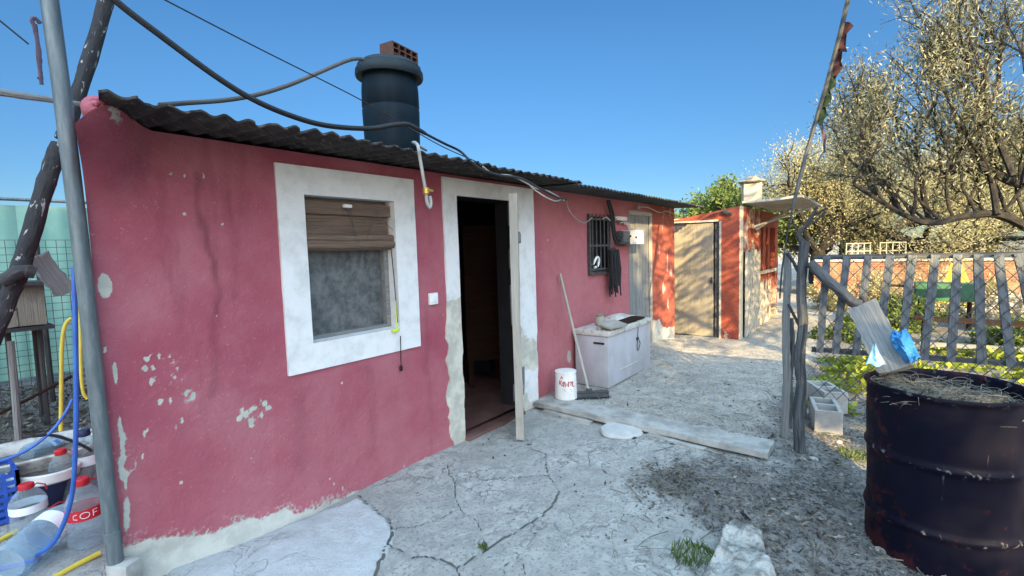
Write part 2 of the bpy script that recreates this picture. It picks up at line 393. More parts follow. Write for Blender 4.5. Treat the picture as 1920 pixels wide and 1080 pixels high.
def leafmat(name, a, b, c3, trans=.35):
    s = NT(name); r = s.attr('rnd'); c = s.mix(s.ramp(r, 0, .6), a, b); c = s.mix(s.ramp(r, .6, 1), c, c3)
    s.done(c, .55, 0, .3); tl = s.new('BsdfTranslucent'); s.link(c, tl.inputs[0]); ms = s.new('MixShader'); ms.inputs[0].default_value = trans
    s.link(s.p.outputs[0], ms.inputs[1]); s.link(tl.outputs[0], ms.inputs[2]); s.link(ms.outputs[0], s.n['Material Output'].inputs[0]); return s.m
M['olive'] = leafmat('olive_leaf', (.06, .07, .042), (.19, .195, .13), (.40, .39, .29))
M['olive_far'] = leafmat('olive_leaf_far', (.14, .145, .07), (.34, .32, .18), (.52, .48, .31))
M['green_leaf'] = leafmat('green_leaf', (.05, .085, .022), (.10, .15, .04), (.17, .22, .06))
M['weed'] = leafmat('weed_leaf', (.12, .17, .02), (.24, .29, .035), (.36, .38, .07))
M['dark_leaf'] = leafmat('dark_leaf', (.02, .035, .015), (.04, .06, .025), (.06, .085, .035), .15)
M['litter'] = leafmat('leaf_litter', (.035, .03, .026), (.09, .08, .068), (.26, .24, .20), .05)

# ------------------------------------------------------------------ the ground
PATCH = [on(x, y, 2, 0.03)[:2] for x, y in [(300, 1120), (330, 1060), (470, 1005), (640, 940), (675, 925), (715, 955), (745, 985), (740, 1015), (705, 1060), (690, 1120)]]
CRACKS = [[on(x, y, 2, 0)[:2] for x, y in l] for l in [
    [(690, 1130), (700, 1075), (738, 1020), (745, 990), (722, 962), (690, 935), (672, 925)],
    [(740, 1020), (775, 1045), (800, 1040), (840, 1050), (862, 1060), (905, 1030), (950, 1000), (1000, 972), (1030, 940), (1043, 905), (1028, 893), (1020, 850), (990, 838)],
    [(860, 1058), (866, 1130)], [(955, 1035), (985, 1080), (990, 1120)], 
    [(905, 900), (960, 893), (1028, 893)], [(905, 1030), (900, 990), (870, 960), (845, 900), (840, 870)],
    [(745, 990), (790, 985), (850, 955)], [(960, 1038), (930, 1060), (935, 1100)]]]
def inpoly(x, y, P):
    r = np.zeros(np.shape(x), bool); n = len(P)
    for i in range(n):
        (ax, ay), (bx, by) = P[i], P[(i+1) % n]
        if ay == by: continue
        r ^= ((ay > y) != (by > y)) & (x < (bx-ax)*(y-ay)/(by-ay)+ax)
    return r
def gz(x, y):
    x = np.asarray(x, float); y = np.asarray(y, float)
    z = .05*sst(1.5, .6, x)*sst(1.9, 2.7, y)
    z = z+.05*sst(2.3, 2.9, y)*sst(.9, .4, x)
    step = sst(3.70, 3.78, x)*sst(.45, .85, y)*sst(3.4, 2.8, y)
    z = z+step*(.058*(1-sst(6.6, 7.8, x)))+.05*sst(2.0, 2.7, y)*sst(5.2, 6.0, x)*sst(7.9, 7.0, x)
    z = z-.05*sst(.7, -.1, y)*sst(0, 2, x)*(1-sst(5, 7, x))
    z = z+(fbm(x, y, .9, 3, 3)-.5)*.03+(fbm(x, y, 7, 3, 9)-.5)*.012*sst(12, 6, np.hypot(x, y))
    far = sst(16, 60, np.hypot(x, y)); z = z-.25*sst(8, 16, x-.0)*(y < 6)*0
    return z
def axis(lo, hi, step, a, b):
    c = list(np.arange(a, b, step)); s = step; v = c[-1]
    while v < hi: s *= (1.006 if s < .04 else 1.2); v += s; c.append(v)
    s = step; v = a; pre = []
    while v > lo: s *= (1.006 if s < .04 else 1.2); v -= s; pre.append(v)
    return np.array(pre[::-1]+c)
gx = axis(-220, 400, .0135, .4, 4.4); gy = axis(-300, 300, .0135, -.2, 3.0)
GX, GY = np.meshgrid(gx, gy, indexing='ij'); GZ = gz(GX, GY)
nz1 = fbm(GX, GY, 3, 4, 21); nz2 = fbm(GX, GY, 14, 3, 31)
wob = (fbm(GX, GY, 5, 3, 41)-.5)*.10; wob2 = (fbm(GX, GY, 5, 3, 51)-.5)*.10
crack = np.zeros_like(GX)
for i, l in enumerate(CRACKS):
    d = polydist(GX+wob, GY+wob2, l); wd = (.008 if i < 2 else .0055)*(.3+1.1*nz1)
    crack = np.maximum(crack, (1 if i < 2 else .72)*sst(wd*1.7, wd*.2, d))
patch = inpoly(GX+wob*.7, GY+wob2*.7, PATCH).astype(float)
yb_ = lambda X: .60+.36*np.exp(-((X-2.95)/.34)**2)+.12*sst(3.3, 3.7, X)+.15*sst(1.2, .2, X)
dirt = sst(-.30, .32, (yb_(GX)-GY)+(nz1-.5)*.9)*(GX < 3.74)
dirt = np.maximum(dirt, sst(3.72, 3.80, GX)*(.40+.25*(nz1-.3)))
dirt = np.maximum(dirt, sst(.95, .55, GY+(nz1-.5)*.5)*(GX > 3.7)*(.55+nz1*.7))
dirt = np.maximum(dirt, sst(4.2, 5.2, GY+(nz1-.5)*1.5)*sst(3, 1.5, GX))
dirt = np.maximum(dirt, (GX < -1)*.6)*(1-patch)
debr = np.exp(-(((GX-2.93)/.42)**2+((GY-.98)/.26)**2)); dirt = np.clip(dirt+debr*.8*(nz2+.3), 0, 1)
yard = sst(3.74, 3.82, GX)
GZ = GZ-crack*.012*(1-dirt)+patch*.012+dirt*(nz2-.5)*.03*sst(14, 7, np.hypot(GX, GY))
mb = MB(); mb.grid(np.stack([GX, GY, GZ], -1))
def groundmat():
    s = NT('yard_ground'); co = s.coord('world')
    n1 = s.noise(co, 1.6, 6); n2 = s.noise(co, 9, 8, .7); n3 = s.noise(co, 45, 6, .7); n4 = s.noise(co, 150, 3, .7)
    conc = s.mix(s.ramp(n1, .3, .7), (.36, .35, .325), (.48, .475, .45)); conc = s.mix(s.ramp(n2, .40, .66), conc, (.29, .285, .27))
    conc = s.mix(s.ramp(n3, .52, .65, 0, .85), conc, (.17, .165, .152)); conc = s.mix(s.ramp(s.noise(co, 4.2, 6, .7), .56, .72, 0, .6), conc, (.24, .235, .22)); conc = s.mix(s.ramp(n2, .60, .72, 0, .6), conc, (.62, .62, .60))
    fine = s.new('TexVoronoi', feature='DISTANCE_TO_EDGE'); fine.inputs['Scale'].default_value = 5.5
    dn = s.new('TexNoise'); dn.inputs['Scale'].default_value = 6; dn.inputs['Detail'].default_value = 5; s.link(co, dn.inputs['Vector'])
    va = s.new('VectorMath', operation='ADD'); vs_ = s.new('VectorMath', operation='SCALE'); vs_.inputs['Scale'].default_value = .35
    s.link(dn.outputs['Color'], vs_.inputs[0]); s.link(co, va.inputs[0]); s.link(vs_.outputs[0], va.inputs[1]); s.link(va.outputs[0], fine.inputs['Vector'])
    hair = s.math('MULTIPLY', s.ramp(fine.outputs['Distance'], .03, .004), s.ramp(n1, .46, .6))
    conc = s.mix(s.math('MULTIPLY', hair, .42), conc, (.14, .137, .13)); conc = s.mix(s.ramp(s.noise(co, 1.1, 5, .6, .8), .52, .70, 0, .55), conc, (.30, .29, .27))
    pat = s.mix(s.ramp(n2, .35, .7), (.45, .46, .46), (.55, .56, .57)); pat = s.mix(s.ramp(n3, .64, .70, 0, .5), pat, (.25, .25, .25))
    dirt = s.mix(s.ramp(n2, .3, .7), (.11, .105, .10), (.25, .24, .225)); dirt = s.mix(s.ramp(n3, .48, .62), dirt, (.045, .042, .04)); dirt = s.mix(s.ramp(n4, .60, .70, 0, .7), dirt, (.48, .46, .43)); dirt = s.mix(s.math('MULTIPLY', s.ramp(s.noise(co, 2.6, 5), .54, .66), .55), dirt, (.36, .35, .335))
    yard = s.mix(s.ramp(n2, .3, .7), (.33, .305, .265), (.47, .445, .40)); yard = s.mix(s.ramp(n3, .53, .66, 0, .55), yard, (.17, .155, .135)); yard = s.mix(s.ramp(s.noise(co, 13, 5), .60, .70, 0, .7), yard, (.13, .118, .10)); yard = s.mix(s.ramp(s.noise(co, 5, 6, .7), .54, .70, 0, .6), yard, (.20, .185, .165))
    c = s.mix(s.attr('patch'), conc, pat)
    c = s.mix(s.attr('yard'), c, yard)
    dm = s.ramp(s.math('ADD', s.attr('dirt'), s.math('MULTIPLY', s.math('SUBTRACT', n3, .5), .9)), .22, .88)
    c = s.mix(dm, c, dirt)
    ck = s.ramp(s.math('ADD', s.attr('crack'), s.math('MULTIPLY', s.math('SUBTRACT', n3, .5), .45)), .38, .62)
    c = s.mix(s.math('MULTIPLY', ck, s.math('SUBTRACT', 1.0, s.math('MULTIPLY', dm, .8))), c, (.125, .12, .11))
    h = s.math('ADD', s.math('MULTIPLY', n2, .8), s.math('ADD', s.math('MULTIPLY', n3, .7), s.math('MULTIPLY', n4, .35)))
    h = s.math('SUBTRACT', h, s.math('MULTIPLY', s.math('ADD', ck, hair), .6))
    b = s.bump(h, 1.0, .016); return s.done(c, .92, 0, .2)
M['ground'] = groundmat()
g = kind(obj('ground', mb, M['ground'], None, smooth=True, angle=180, origin=(0, 0, 0),
    attrs=dict(crack=crack.ravel(), patch=patch.ravel(), dirt=dirt.ravel(), yard=yard.ravel())), 'structure')
def G(x, y): return float(gz(x, y))

# ------------------------------------------------------------------ the red house
WY = 2.63
house = thing('red_house', 'low red plastered house with white framed window and doorway under a corrugated roof', 'house', (4, 3.6, 0))
def seg(bs, step):
    o = []
    for a, b in zip(bs[:-1], bs[1:]): o += list(np.linspace(a, b, max(2, int((b-a)/step)+1))[:-1])
    return np.array(o+[bs[-1]])
XS = seg([.53, 1.48, 2.115, 2.72, 3.46, 4.80, 5.29, 5.88, 6.57, 7.6], .0135)
ZS = seg([-.25, 0, .995, 1.22, 1.85, 1.93, 2.085], .0135)
HOLES = [(1.48, 2.115, .995, 1.85), (2.72, 3.46, -.25, 1.93), (4.80, 5.29, 1.22, 1.85), (5.88, 6.57, -.25, 1.93)]
XX, ZZ = np.meshgrid(XS, ZS, indexing='ij')
lump = (fbm(XX, ZZ, 2.2, 3, 5)-.5)*.012+(fbm(XX, ZZ, 12, 3, 8)-.5)*.005*(1+2.2*sst(6.3, 6.9, XX))
for hx0, hx1, hz0, hz1 in HOLES:
    dd = np.maximum(np.maximum(hx0-XX, XX-hx1), np.maximum(hz0-ZZ, ZZ-hz1)); lump = lump*sst(0, .05, np.abs(dd))
flare = .40*sst(1.66, 2.13, ZZ)**1.5*sst(.80, .60, XX+(2.10-ZZ)*.12)
foot = .05*sst(.16, -.02, ZZ)*sst(1.9, 1.0, XX)
YYw = WY-lump-flare-foot; XXw = XX-.227*flare; ZZw = ZZ-.10*np.clip((.68-XX)/.15, 0, 1)**2*sst(1.85, 2.085, ZZ)
peel = np.zeros_like(XX)
def blob(px, py, rx, rz, a=1.0):
    q = on(px, py, 1, WY); global peel
    d = np.sqrt(((XX-q[0])/rx)**2+((ZZ-q[2])/rz)**2); peel = np.maximum(peel, a*sst(1.6, .55, d))
blob(197, 536, .022, .05); blob(172, 440, .006, .012); blob(196, 656, .008, .01)
for px, py in [(288, 690), (297, 668), (308, 672), (318, 668), (325, 679), (284, 715), (300, 752), (318, 752), (340, 785), (275, 672), (272, 690), (333, 690), (350, 735), (360, 745)]: blob(px, py, random.uniform(.008, .016), random.uniform(.012, .02), random.uniform(.6, .95))
for px, py in [(452, 770), (460, 778), (470, 768), (478, 764), (488, 752), (496, 756), (503, 764), (490, 778), (470, 790), (472, 800), (448, 784)]: blob(px, py, random.uniform(.008, .018), random.uniform(.01, .022), random.uniform(.6, .95))
for _k in range(46):
    a_, b_ = random.choice([(318, 715, ), (300, 700), (475, 775), (340, 750), (250, 860), (620, 920)]); blob(a_+random.gauss(0, 22), b_+random.gauss(0, 20), random.uniform(.004, .012), random.uniform(.005, .014), random.uniform(.40, .75))
for px, py in [(318, 720), (345, 745), (475, 772), (236, 850)]: blob(px, py, .06, .05, .36)
for px, py in [(245, 882), (266, 857), (228, 840), (270, 815), (342, 790), (332, 800), (380, 330), (318, 325), (415, 420), (345, 330)]: blob(px, py, .007, .012, .8)
for px, py in [(225, 800), (232, 850), (235, 900), (238, 950), (230, 820), (238, 975), (216, 700), (226, 880)]: blob(px, py, .010, .05, .85)
BL = np.array([[.50, .27], [.58, .245], [.67, .225], [.80, .165], [.93, .13], [.99, .15], [1.06, .145], [1.12, .10], [1.24, .11], [1.32, .05], [1.51, .02], [1.75, -.01], [2.5, -.02], [3.8, .0], [6.2, .06], [6.62, .10], [6.72, .42], [6.95, .40], [7.10, .26], [7.6, .2]])
bl = np.interp(XX, BL[:, 0], BL[:, 1]); peel = np.maximum(peel, sst(.035, -.035, ZZ-bl+(fbm(XX, ZZ, 16, 3, 77)-.5)*.05))
peel = np.maximum(peel, .42*sst(.14, .0, ZZ-bl)*sst(2.2, 1.6, XX))
peel = np.maximum(peel, .9*sst(.05, .0, np.abs(XX-4.20)+.35*np.abs(ZZ-1.2))*.6)
peel = np.maximum(peel, .62*sst(.09, .02, np.hypot((XX-4.35)*1, (ZZ-.35)*.6)))
peel = np.maximum(peel, .55*sst(6.6, 7.1, XX)*sst(.45, .75, fbm(XX, ZZ*.5, 7, 4, 63)))
peel = np.maximum(peel, .7*sst(.06, .0, np.hypot(XX-.64, (ZZ-2.06))))
stp = lambda pts: [on(x, y, 1, WY)[[0, 2]] for x, y in pts]
stain = np.zeros_like(XX)
for pts, wd, a_ in [([(366, 325), (372, 400), (388, 450), (402, 490), (408, 540), (398, 590)], .013, .7), ([(398, 590), (402, 660), (395, 740)], .02, .4), ([(430, 360), (440, 470), (436, 560)], .012, .35), ([(300, 320), (298, 420), (310, 520)], .015, .25), ([(800, 575), (802, 640), (800, 700)], .02, .3), ([(560, 720), (566, 800), (560, 880)], .03, .25), ([(690, 690), (700, 780), (694, 850)], .03, .25)]:
    d_ = polydist(XX+(fbm(XX, ZZ, 9, 3, 3)-.5)*.05, ZZ, stp(pts)); stain = np.maximum(stain, a_*sst(wd*2, wd*.2, d_)*(.5+.8*fbm(XX, ZZ, 8, 3, 71)))
bounce_pale = .75*sst(3.7, 4.0, XX)*sst(6.9, 6.3, XX)+.22*sst(1.0, .3, ZZ)  # paler pink painted in for sky and bounce light; also slightly paler low down
mb = MB(); nx, nzv = XX.shape
mb.v = [tuple(p) for p in np.stack([XXw, YYw, ZZw], -1).reshape(-1, 3)]; mb.g = list(mb.v)
xc = (XS[:-1]+XS[1:])/2; zc = (ZS[:-1]+ZS[1:])/2
for i in range(nx-1):
    for j in range(nzv-1):
        if any(a < xc[i] < b and c_ < zc[j] < d_ for a, b, c_, d_ in HOLES): continue
        mb.f.append((i*nzv+j, (i+1)*nzv+j, (i+1)*nzv+j+1, i*nzv+j+1))
nwall = len(mb.v)
def quad(m, *p): m.add(p, [tuple(range(len(p)))])
T = .22
rv_ = MB()
for a, b, c_, d_ in HOLES:   # reveals
    quad(rv_, (a, WY, c_), (a, WY+T, c_), (a, WY+T, d_), (a, WY, d_)); quad(rv_, (b, WY, c_), (b, WY, d_), (b, WY+T, d_), (b, WY+T, c_))
    quad(rv_, (a, WY, d_), (a, WY+T, d_), (b, WY+T, d_), (b, WY, d_)); quad(rv_, (a, WY, c_), (b, WY, c_), (b, WY+T, c_), (a, WY+T, c_))
# inner face with the same openings, gable ends, back
xb = [.80, 1.48, 2.115, 2.72, 3.46, 4.80, 5.29, 5.88, 6.57, 7.6]; zb = [-.25, .995, 1.22, 1.85, 1.93, 2.075]
for i in range(len(xb)-1):
    for j in range(len(zb)-1):
        xm, zm = (xb[i]+xb[i+1])/2, (zb[j]+zb[j+1])/2
        if any(a < xm < b and c_ < zm < d_ for a, b, c_, d_ in HOLES): continue
        quad(rv_, (xb[i], WY+T, zb[j]), (xb[i], WY+T, zb[j+1]), (xb[i+1], WY+T, zb[j+1]), (xb[i+1], WY+T, zb[j]))
quad(mb, (.53, 2.63, -.25), (1.28, 5.8, -.25), (1.28, 5.8, 2.19), (.53, 2.63, 2.05)); quad(rv_, (.80, 2.85, -.25), (.80, 2.85, 2.075), (1.46, 5.6, 2.19), (1.46, 5.6, -.25))
quad(mb, (7.6, 2.63, -.25), (7.6, 2.63, 2.06), (7.6, 5.8, 2.19), (7.6, 5.8, -.25)); quad(mb, (1.28, 5.8, -.25), (7.6, 5.8, -.25), (7.6, 5.8, 2.19), (1.28, 5.8, 2.19))
quad(mb, (.53, WY, 2.085), (7.6, WY, 2.085), (7.6, WY+T, 2.075), (.53, WY+T, 2.075))
nv = len(mb.v); pad = [0.0]*(nv-nwall)
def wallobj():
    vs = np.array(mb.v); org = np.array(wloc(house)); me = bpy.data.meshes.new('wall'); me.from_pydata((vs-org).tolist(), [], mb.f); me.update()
    for k, a in (('peel', peel), ('bounce_pale', bounce_pale), ('sun_warm', sst(6.45, 6.75, XX)), ('stain', stain)):
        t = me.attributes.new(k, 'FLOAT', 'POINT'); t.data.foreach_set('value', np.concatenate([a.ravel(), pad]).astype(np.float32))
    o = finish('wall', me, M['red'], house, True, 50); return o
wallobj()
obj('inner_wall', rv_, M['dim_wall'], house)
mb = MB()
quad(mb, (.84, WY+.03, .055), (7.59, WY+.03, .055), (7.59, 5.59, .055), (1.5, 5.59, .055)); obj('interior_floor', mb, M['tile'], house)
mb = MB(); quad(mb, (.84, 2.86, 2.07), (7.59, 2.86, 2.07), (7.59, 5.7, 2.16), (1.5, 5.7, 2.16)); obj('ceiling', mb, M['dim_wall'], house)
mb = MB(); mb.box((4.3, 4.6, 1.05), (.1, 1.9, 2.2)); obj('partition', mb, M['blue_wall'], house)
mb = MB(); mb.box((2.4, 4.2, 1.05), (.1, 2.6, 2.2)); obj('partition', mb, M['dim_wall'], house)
# surrounds, as painted bands standing 12 mm proud
def band(name, x0, x1, z0, z1, ragged=None, mat='white', th=.014, peelf=None):
    xs = np.linspace(x0, x1, max(3, int((x1-x0)/.02))); zs = np.linspace(z0, z1, max(3, int((z1-z0)/.02)))
    X, Z = np.meshgrid(xs, zs, indexing='ij'); Y = np.full_like(X, WY-th)-(fbm(X, Z, 5, 3, 12)-.5)*.006
    if ragged: X, Z = ragged(X, Z)
    return X, Y, Z
def bandobj(name, bands, par, peelf):
    mb = MB(); pl = []
    for X, Y, Z in bands:
        P = np.stack([X, Y, Z], -1); mb.sheet(P, (0, .05, 0)); q = peelf(X, Z).ravel(); pl += list(q)+list(q)
    return obj(name, mb, M['white'], par, attrs=dict(peel=pl), angle=60)
win = obj('window', MB().sheet(np.stack(np.meshgrid(np.linspace(1.49, 2.11, 8), [WY+.125], np.linspace(.99, 1.85, 8), indexing='ij'), -1)[:, 0], (0, .02, 0)), M['pane'], house)
def parent_at(o, name, mb, m, **k):
    """sub-part whose parent mesh sits at its own thing's origin"""
    q = obj(name, mb, m, None, origin=wloc(o), **k); q.parent = o; q.location = (0, 0, 0); return q
WORLD[win.name] = wloc(house)
nopeel = lambda X, Z: np.zeros_like(X)
j = lambda s, a: (lambda X, Z: (X, Z))
bs = [band('', 1.325, 1.48, .835, 2.01), band('', 2.115, 2.295, .835, 2.01), band('', 1.48, 2.115, 1.85, 2.01), band('', 1.48, 2.115, .835, .995)]
s_ = bandobj('surround', bs, None, lambda X, Z: .3*(fbm(X, Z, 9, 3, 4) > .72)); s_.parent = win; s_.location = Vector((np.array([v for v in s_.location])-np.array(wloc(house))))
mb = MB()
for a, b, c_, d_ in [(1.48, 1.515, .99, 1.85), (2.08, 2.115, .99, 1.85)]: mb.box(((a+b)/2, WY+.10, (c_+d_)/2), (b-a, .05, d_-c_), bev=.004)
mb.box((1.797, WY+.10, 1.005), (.565, .05, .03), bev=.004); mb.box((1.797, WY+.10, 1.835), (.565, .05, .03), bev=.004)
parent_at(win, 'frame', mb, M['grey_wood'])
mb = MB()   # sill paint and white reveal inside the opening
q = np.array
for P, t in [(((1.4805, WY-.01, .9965), (2.1145, WY-.01, .9965), (2.1145, WY+.12, .9985), (1.4805, WY+.12, .9985)), 0),
          (((2.113, WY-.01, .995), (2.113, WY-.01, 1.849), (2.113, WY+.12, 1.849), (2.113, WY+.12, .995)), 0),
          (((1.482, WY-.01, .995), (1.482, WY+.12, .995), (1.482, WY+.12, 1.849), (1.482, WY-.01, 1.849)), 0),
          (((1.482, WY-.01, 1.848), (1.482, WY+.12, 1.848), (2.113, WY+.12, 1.848), (2.113, WY-.01, 1.848)), 0)]: quad(mb, *P)
parent_at(win, 'reveal', mb, M['white'], attrs=dict(peel=[.1]*len(mb.v)))
# the door surround: left jamb crumbles in its lower half
def rag(X, Z):
    k = sst(1.15, .75, Z); e = (fbm(X*0+3, Z, 9, 4, 91)-.45)*.11*k
    t = (X-X.min())/(X.max()-X.min()); return X+e*(1-t)-.02*k*(1-t)+(fbm(X*0+7, Z, 11, 3, 92)-.5)*.03*k*t, Z
bs = [band('', 2.575, 2.72, -.03, 2.06, rag), band('', 3.50, 3.75, -.03, 2.06, rag), band('', 2.72, 3.50, 1.93, 2.06)]
bandobj('door_surround', bs, house, lambda X, Z: np.where(X < 2.8, 1.0*sst(1.2, 1.08, Z+(fbm(X, Z, 12, 3, 5)-.5)*.12), .62*sst(1.35, .5, Z)*sst(.4, .7, fbm(X, Z, 4, 3, 6))+.45*sst(.5, .1, Z)))
# the door leaf, swung outward and seen edge-on
mb = MB(); h0 = Vector((3.47, WY-.005, 0)); e0 = Vector((2.93, 2.235, 0)); dv = (e0-h0); L = dv.length; dv.normalize()
for k in range(5):
    a = h0+dv*(L*k/5+.003); b = h0+dv*(L*(k+1)/5-.003); m_ = (a+b)/2
    mb.plank(m_+Vector((0, 0, .045)), m_+Vector((0, 0, 1.90)), L/5-.006, .034, dv, 20, .004)
door = obj('door', mb, M['pale_wood'], house); WORLD[door.name] = wloc(house)
mb = MB(); mb.plank(e0-dv*.02+Vector((0, 0, .02)), e0-dv*.02+Vector((0, 0, 1.92)), .05, .062, dv, 24, .006)
parent_at(door, 'edge_stile', mb, M['pale_wood'])
for z in (.4, 1.6): mb = MB(); mb.plank(h0+dv*.02+Vector((.022, -.027, z)), e0-dv*.05+Vector((.022, -.027, z)), .08, .02, (0, 0, 1), 8, .003); parent_at(door, 'batten', mb, M['grey_wood'])
mb = MB(); mb.plank((3.485, WY+.04, .03), (3.485, WY+.04, 1.93), .05, .06, (1, 0, 0), 14, .005); mb.plank((2.745, WY+.12, .03), (2.745, WY+.12, 1.93), .05, .06, (1, 0, 0), 14, .005)
obj('door_frame', mb, M['grey_wood'], house)
mb = MB(); mb.box((3.09, 2.68, -.02), (.76, .22, .09), bev=.012); obj('threshold', mb, M['tile'], house)
# switch plate
mb = MB(); a = on(811, 560, 1, WY); mb.box((a[0], WY-.007, a[2]), (.082, .02, .085), bev=.004)
sw = obj('light_switch', mb, M['ceramic'], house); WORLD[sw.name] = wloc(house)
mb = MB(); mb.box((a[0]+.004, WY-.018, a[2]-.004), (.045, .010, .048), bev=.003); parent_at(sw, 'rocker', mb, M['label_white'])
# barred window
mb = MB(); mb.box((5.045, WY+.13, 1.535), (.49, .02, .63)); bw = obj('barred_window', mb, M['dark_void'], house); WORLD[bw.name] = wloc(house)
mb = MB()
for x in np.linspace(4.86, 5.24, 5): mb.tube([(x, WY-.03, 1.20), (x, WY-.03, 1.88)], .008, 6)
for z in (1.25, 1.52, 1.82): mb.box((5.045, WY-.03, z), (.5, .012, .022))
for x in (4.80, 5.29): mb.box((x, WY-.02, 1.535), (.03, .03, .68))
mb.box((5.045, WY-.02, 1.205), (.5, .04, .025)); parent_at(bw, 'bars', mb, M['gate_wire'])
# plank door at the far end, boards bleached in the sun
mb = MB()
for k in range(6):
    x = 5.90+k*.112+.05; mb.plank((x, WY+.02, .10), (x, WY+.02, 1.91), .105, .03, (1, 0, 0), 14, .005)
pd = obj('plank_door', mb, M['grey_wood'], house); WORLD[pd.name] = wloc(house)
mb = MB()
mb.plank((5.85, WY-.005, 1.935), (6.62, WY-.005, 1.935), .05, .04, (0, 0, 1), 8, .004)
mb.plank((6.60, WY-.005, .1), (6.60, WY-.005, 1.91), .05, .04, (1, 0, 0), 8, .004); parent_at(pd, 'frame', mb, M['pale_wood'])
# corrugated roof in two lengths
def corr(x0, x1, ye, ze, yb, zb_, per, amp, th, rag=.02, seedv=1, droop=.0):
    xs = np.arange(x0, x1, per/10); ys = np.concatenate([np.linspace(0, .12, 5), np.linspace(.2, 1, 9)])
    X, S = np.meshgrid(xs, ys, indexing='ij')
    bite = (fbm(xs*0+1, xs, 7, 4, seedv)-.5)*rag*2+(fbm(xs*0+1, xs, 24, 2, seedv+5) > .68)*rag*.9
    Y = ye+bite[:, None]*(1-S)*1.0+(yb-ye)*S
    Z = ze+(zb_-ze)*S+amp*np.sin(2*math.pi*X/per)+(fbm(X, Y, 1.3, 3, seedv+9)-.5)*.03-droop*sst(x1-1.5, x1, X)
    X = np.maximum(X, .55+.227*(Y-2.4))
    return MB().sheet(np.stack([X, Y, Z], -1), (0, 0, th))
obj('roof', corr(.50, 3.90, 2.17, 2.082, 5.95, 2.235, .098, .009, .009, .026, 3), M['roof'], house, angle=60)
obj('roof', corr(3.80, 7.62, 2.185, 2.066, 5.95, 2.20, .076, .009, .006, .008, 14), M['roof2'], house, angle=60)
mb = MB()   # mortar verge rounding over the end of the sheets
ve = [2.26+.09*(1-math.cos(t)) for t in np.linspace(0, math.pi/2, 10)]
vp = [(.497+.227*(y-2.2), y, 2.060+.041*(y-2.2)) for y in ve+list(np.linspace(2.40, 5.9, 30))]
mb.tube([Vector(p)+Vector((0, 0, .008*math.sin(i*.9))) for i, p in enumerate(vp)], [max(.003, .047*math.sin(t)) for t in np.linspace(0, math.pi/2, 10)]+[.047]*29+[.04], 20, .05)
obj('roof_verge', mb, M['red'], house, attrs=dict(peel=[.12]*len(mb.v), bounce_pale=[.0]*len(mb.v)))

# ------------------------------------------------------------------ things on and against the house
# blind
bl_ = thing('rolled_blind', 'weathered wooden slat blind rolled half up in the white framed window', 'blind', (1.797, WY+.03, 1.45))
mb = MB()
for k in range(12):
    z = 1.825-k*.0185; mb.plank((1.49, WY+.055, z), (2.105, WY+.055, z), .0165, .007, (0, 0, 1), 8, .0012)
obj('slat_panel', mb, M['blind_wood'], bl_)
mb = MB(); mb.plank((1.487, WY+.035, 1.785), (2.108, WY+.035, 1.785), .075, .018, (0, 0, 1), 10, .003); obj('headboard', mb, M['blind_wood'], bl_)
mb = MB()
for i, (dy, dz) in enumerate([(0, 0), (.02, .018), (-.008, .028), (.012, -.022), (-.014, -.012)]): mb.tube([(x, WY+.028+dy+.002*math.sin(x*9+i), 1.575+dz) for x in np.linspace(1.483, 2.11, 12)], .026, 10, .1)
obj('roll', mb, M['blind_wood'], bl_)
mb = MB()
for a, b in [((1.75, 1.80), (1.86, 1.53)), ((1.86, 1.53), (1.97, 1.79)), ((1.78, 1.80), (1.82, 1.56)), ((1.97, 1.79), (2.10, 1.66))]: mb.tube(sag((a[0], WY-.004, a[1]), (b[0], WY-.004, b[1]), .012, 6), .0022, 5)
mb.tube(sag((2.085, WY+.0, 1.6), (2.10, WY-.005, 1.03), .0, 5, .002), .004, 5)
obj('cord', mb, M['grey_cable'], bl_)
mb = MB(); mb.box((1.765, WY+.0, 1.80), (.055, .03, .022), bev=.008); obj('cleat', mb, M['ceramic'], bl_)
a = on(742, 619, 1, WY-.03); mb = MB(); mb.box(a, (.06, .022, .018), bev=.006); mb.tube([a, a+q([.012, .0, .06]), a+q([.01, 0, .2])], .003, 5)
tag(obj('cord_toggle', mb, M['lime']), 'small lime green cord toggle on the corner of the white window sill', 'cord toggle')
a = on(751, 630, 1, WY-.022); b = on(752, 688, 1, WY-.022); mb = MB(); mb.tube([a, (a+b)/2, b], .003, 5); mb.lathe([(.001, -.03), (.011, -.024), (.012, 0), (.004, .012)], b, 10)
tag(obj('pull_string', mb, M['cloth_red']), 'thin pull string with dark red weight hanging under the window sill', 'string')
# water tank
tc = (2.425, 2.98); tb = 2.19
tank = thing('water_tank', 'tall dark green plastic water barrel standing on the corrugated roof', 'water tank', (*tc, tb))
mb = MB(); mb.lathe([(.16, -.07), (0.010, 0), (0.176, 0), (0.196, .03), (0.205, .15), (0.209, .30), (0.211, .38), (0.205, .388), (0.205, .396), (0.211, .405), (0.209, .52), (0.202, .60), (0.195, .635), (0.195, .66)], (*tc, tb), 48)
obj('body', mb, M['tank'], tank, angle=60)
mb = MB(); lz = tb+.615; tilt = Matrix.Rotation(R(2), 3, 'X')
mb.lathe([(0.197, .0), (0.244, .0), (0.250, .015), (0.247, .05), (0.237, .062), (0.232, .085), (0.209, .10), (0.196, .115), (0.080, .125), (0.001, .126)], (*tc, lz), 48, tilt); obj('lid', mb, M['lid'], tank)
mb = MB(); a = on(795, 222, 1, 2.8)
mb.box((tc[0]+.204, tc[1]-.05, tb+.56), (.02, .03, .04), bev=.004); obj('bung', mb, M['lid'], tank)
bk = thing('hollow_brick', 'red hollow clay brick lying on the lid of the water tank', 'brick', (2.53, 2.98, lz+.128))
Mz = Matrix.Rotation(R(8), 3, 'Z'); mb = MB()
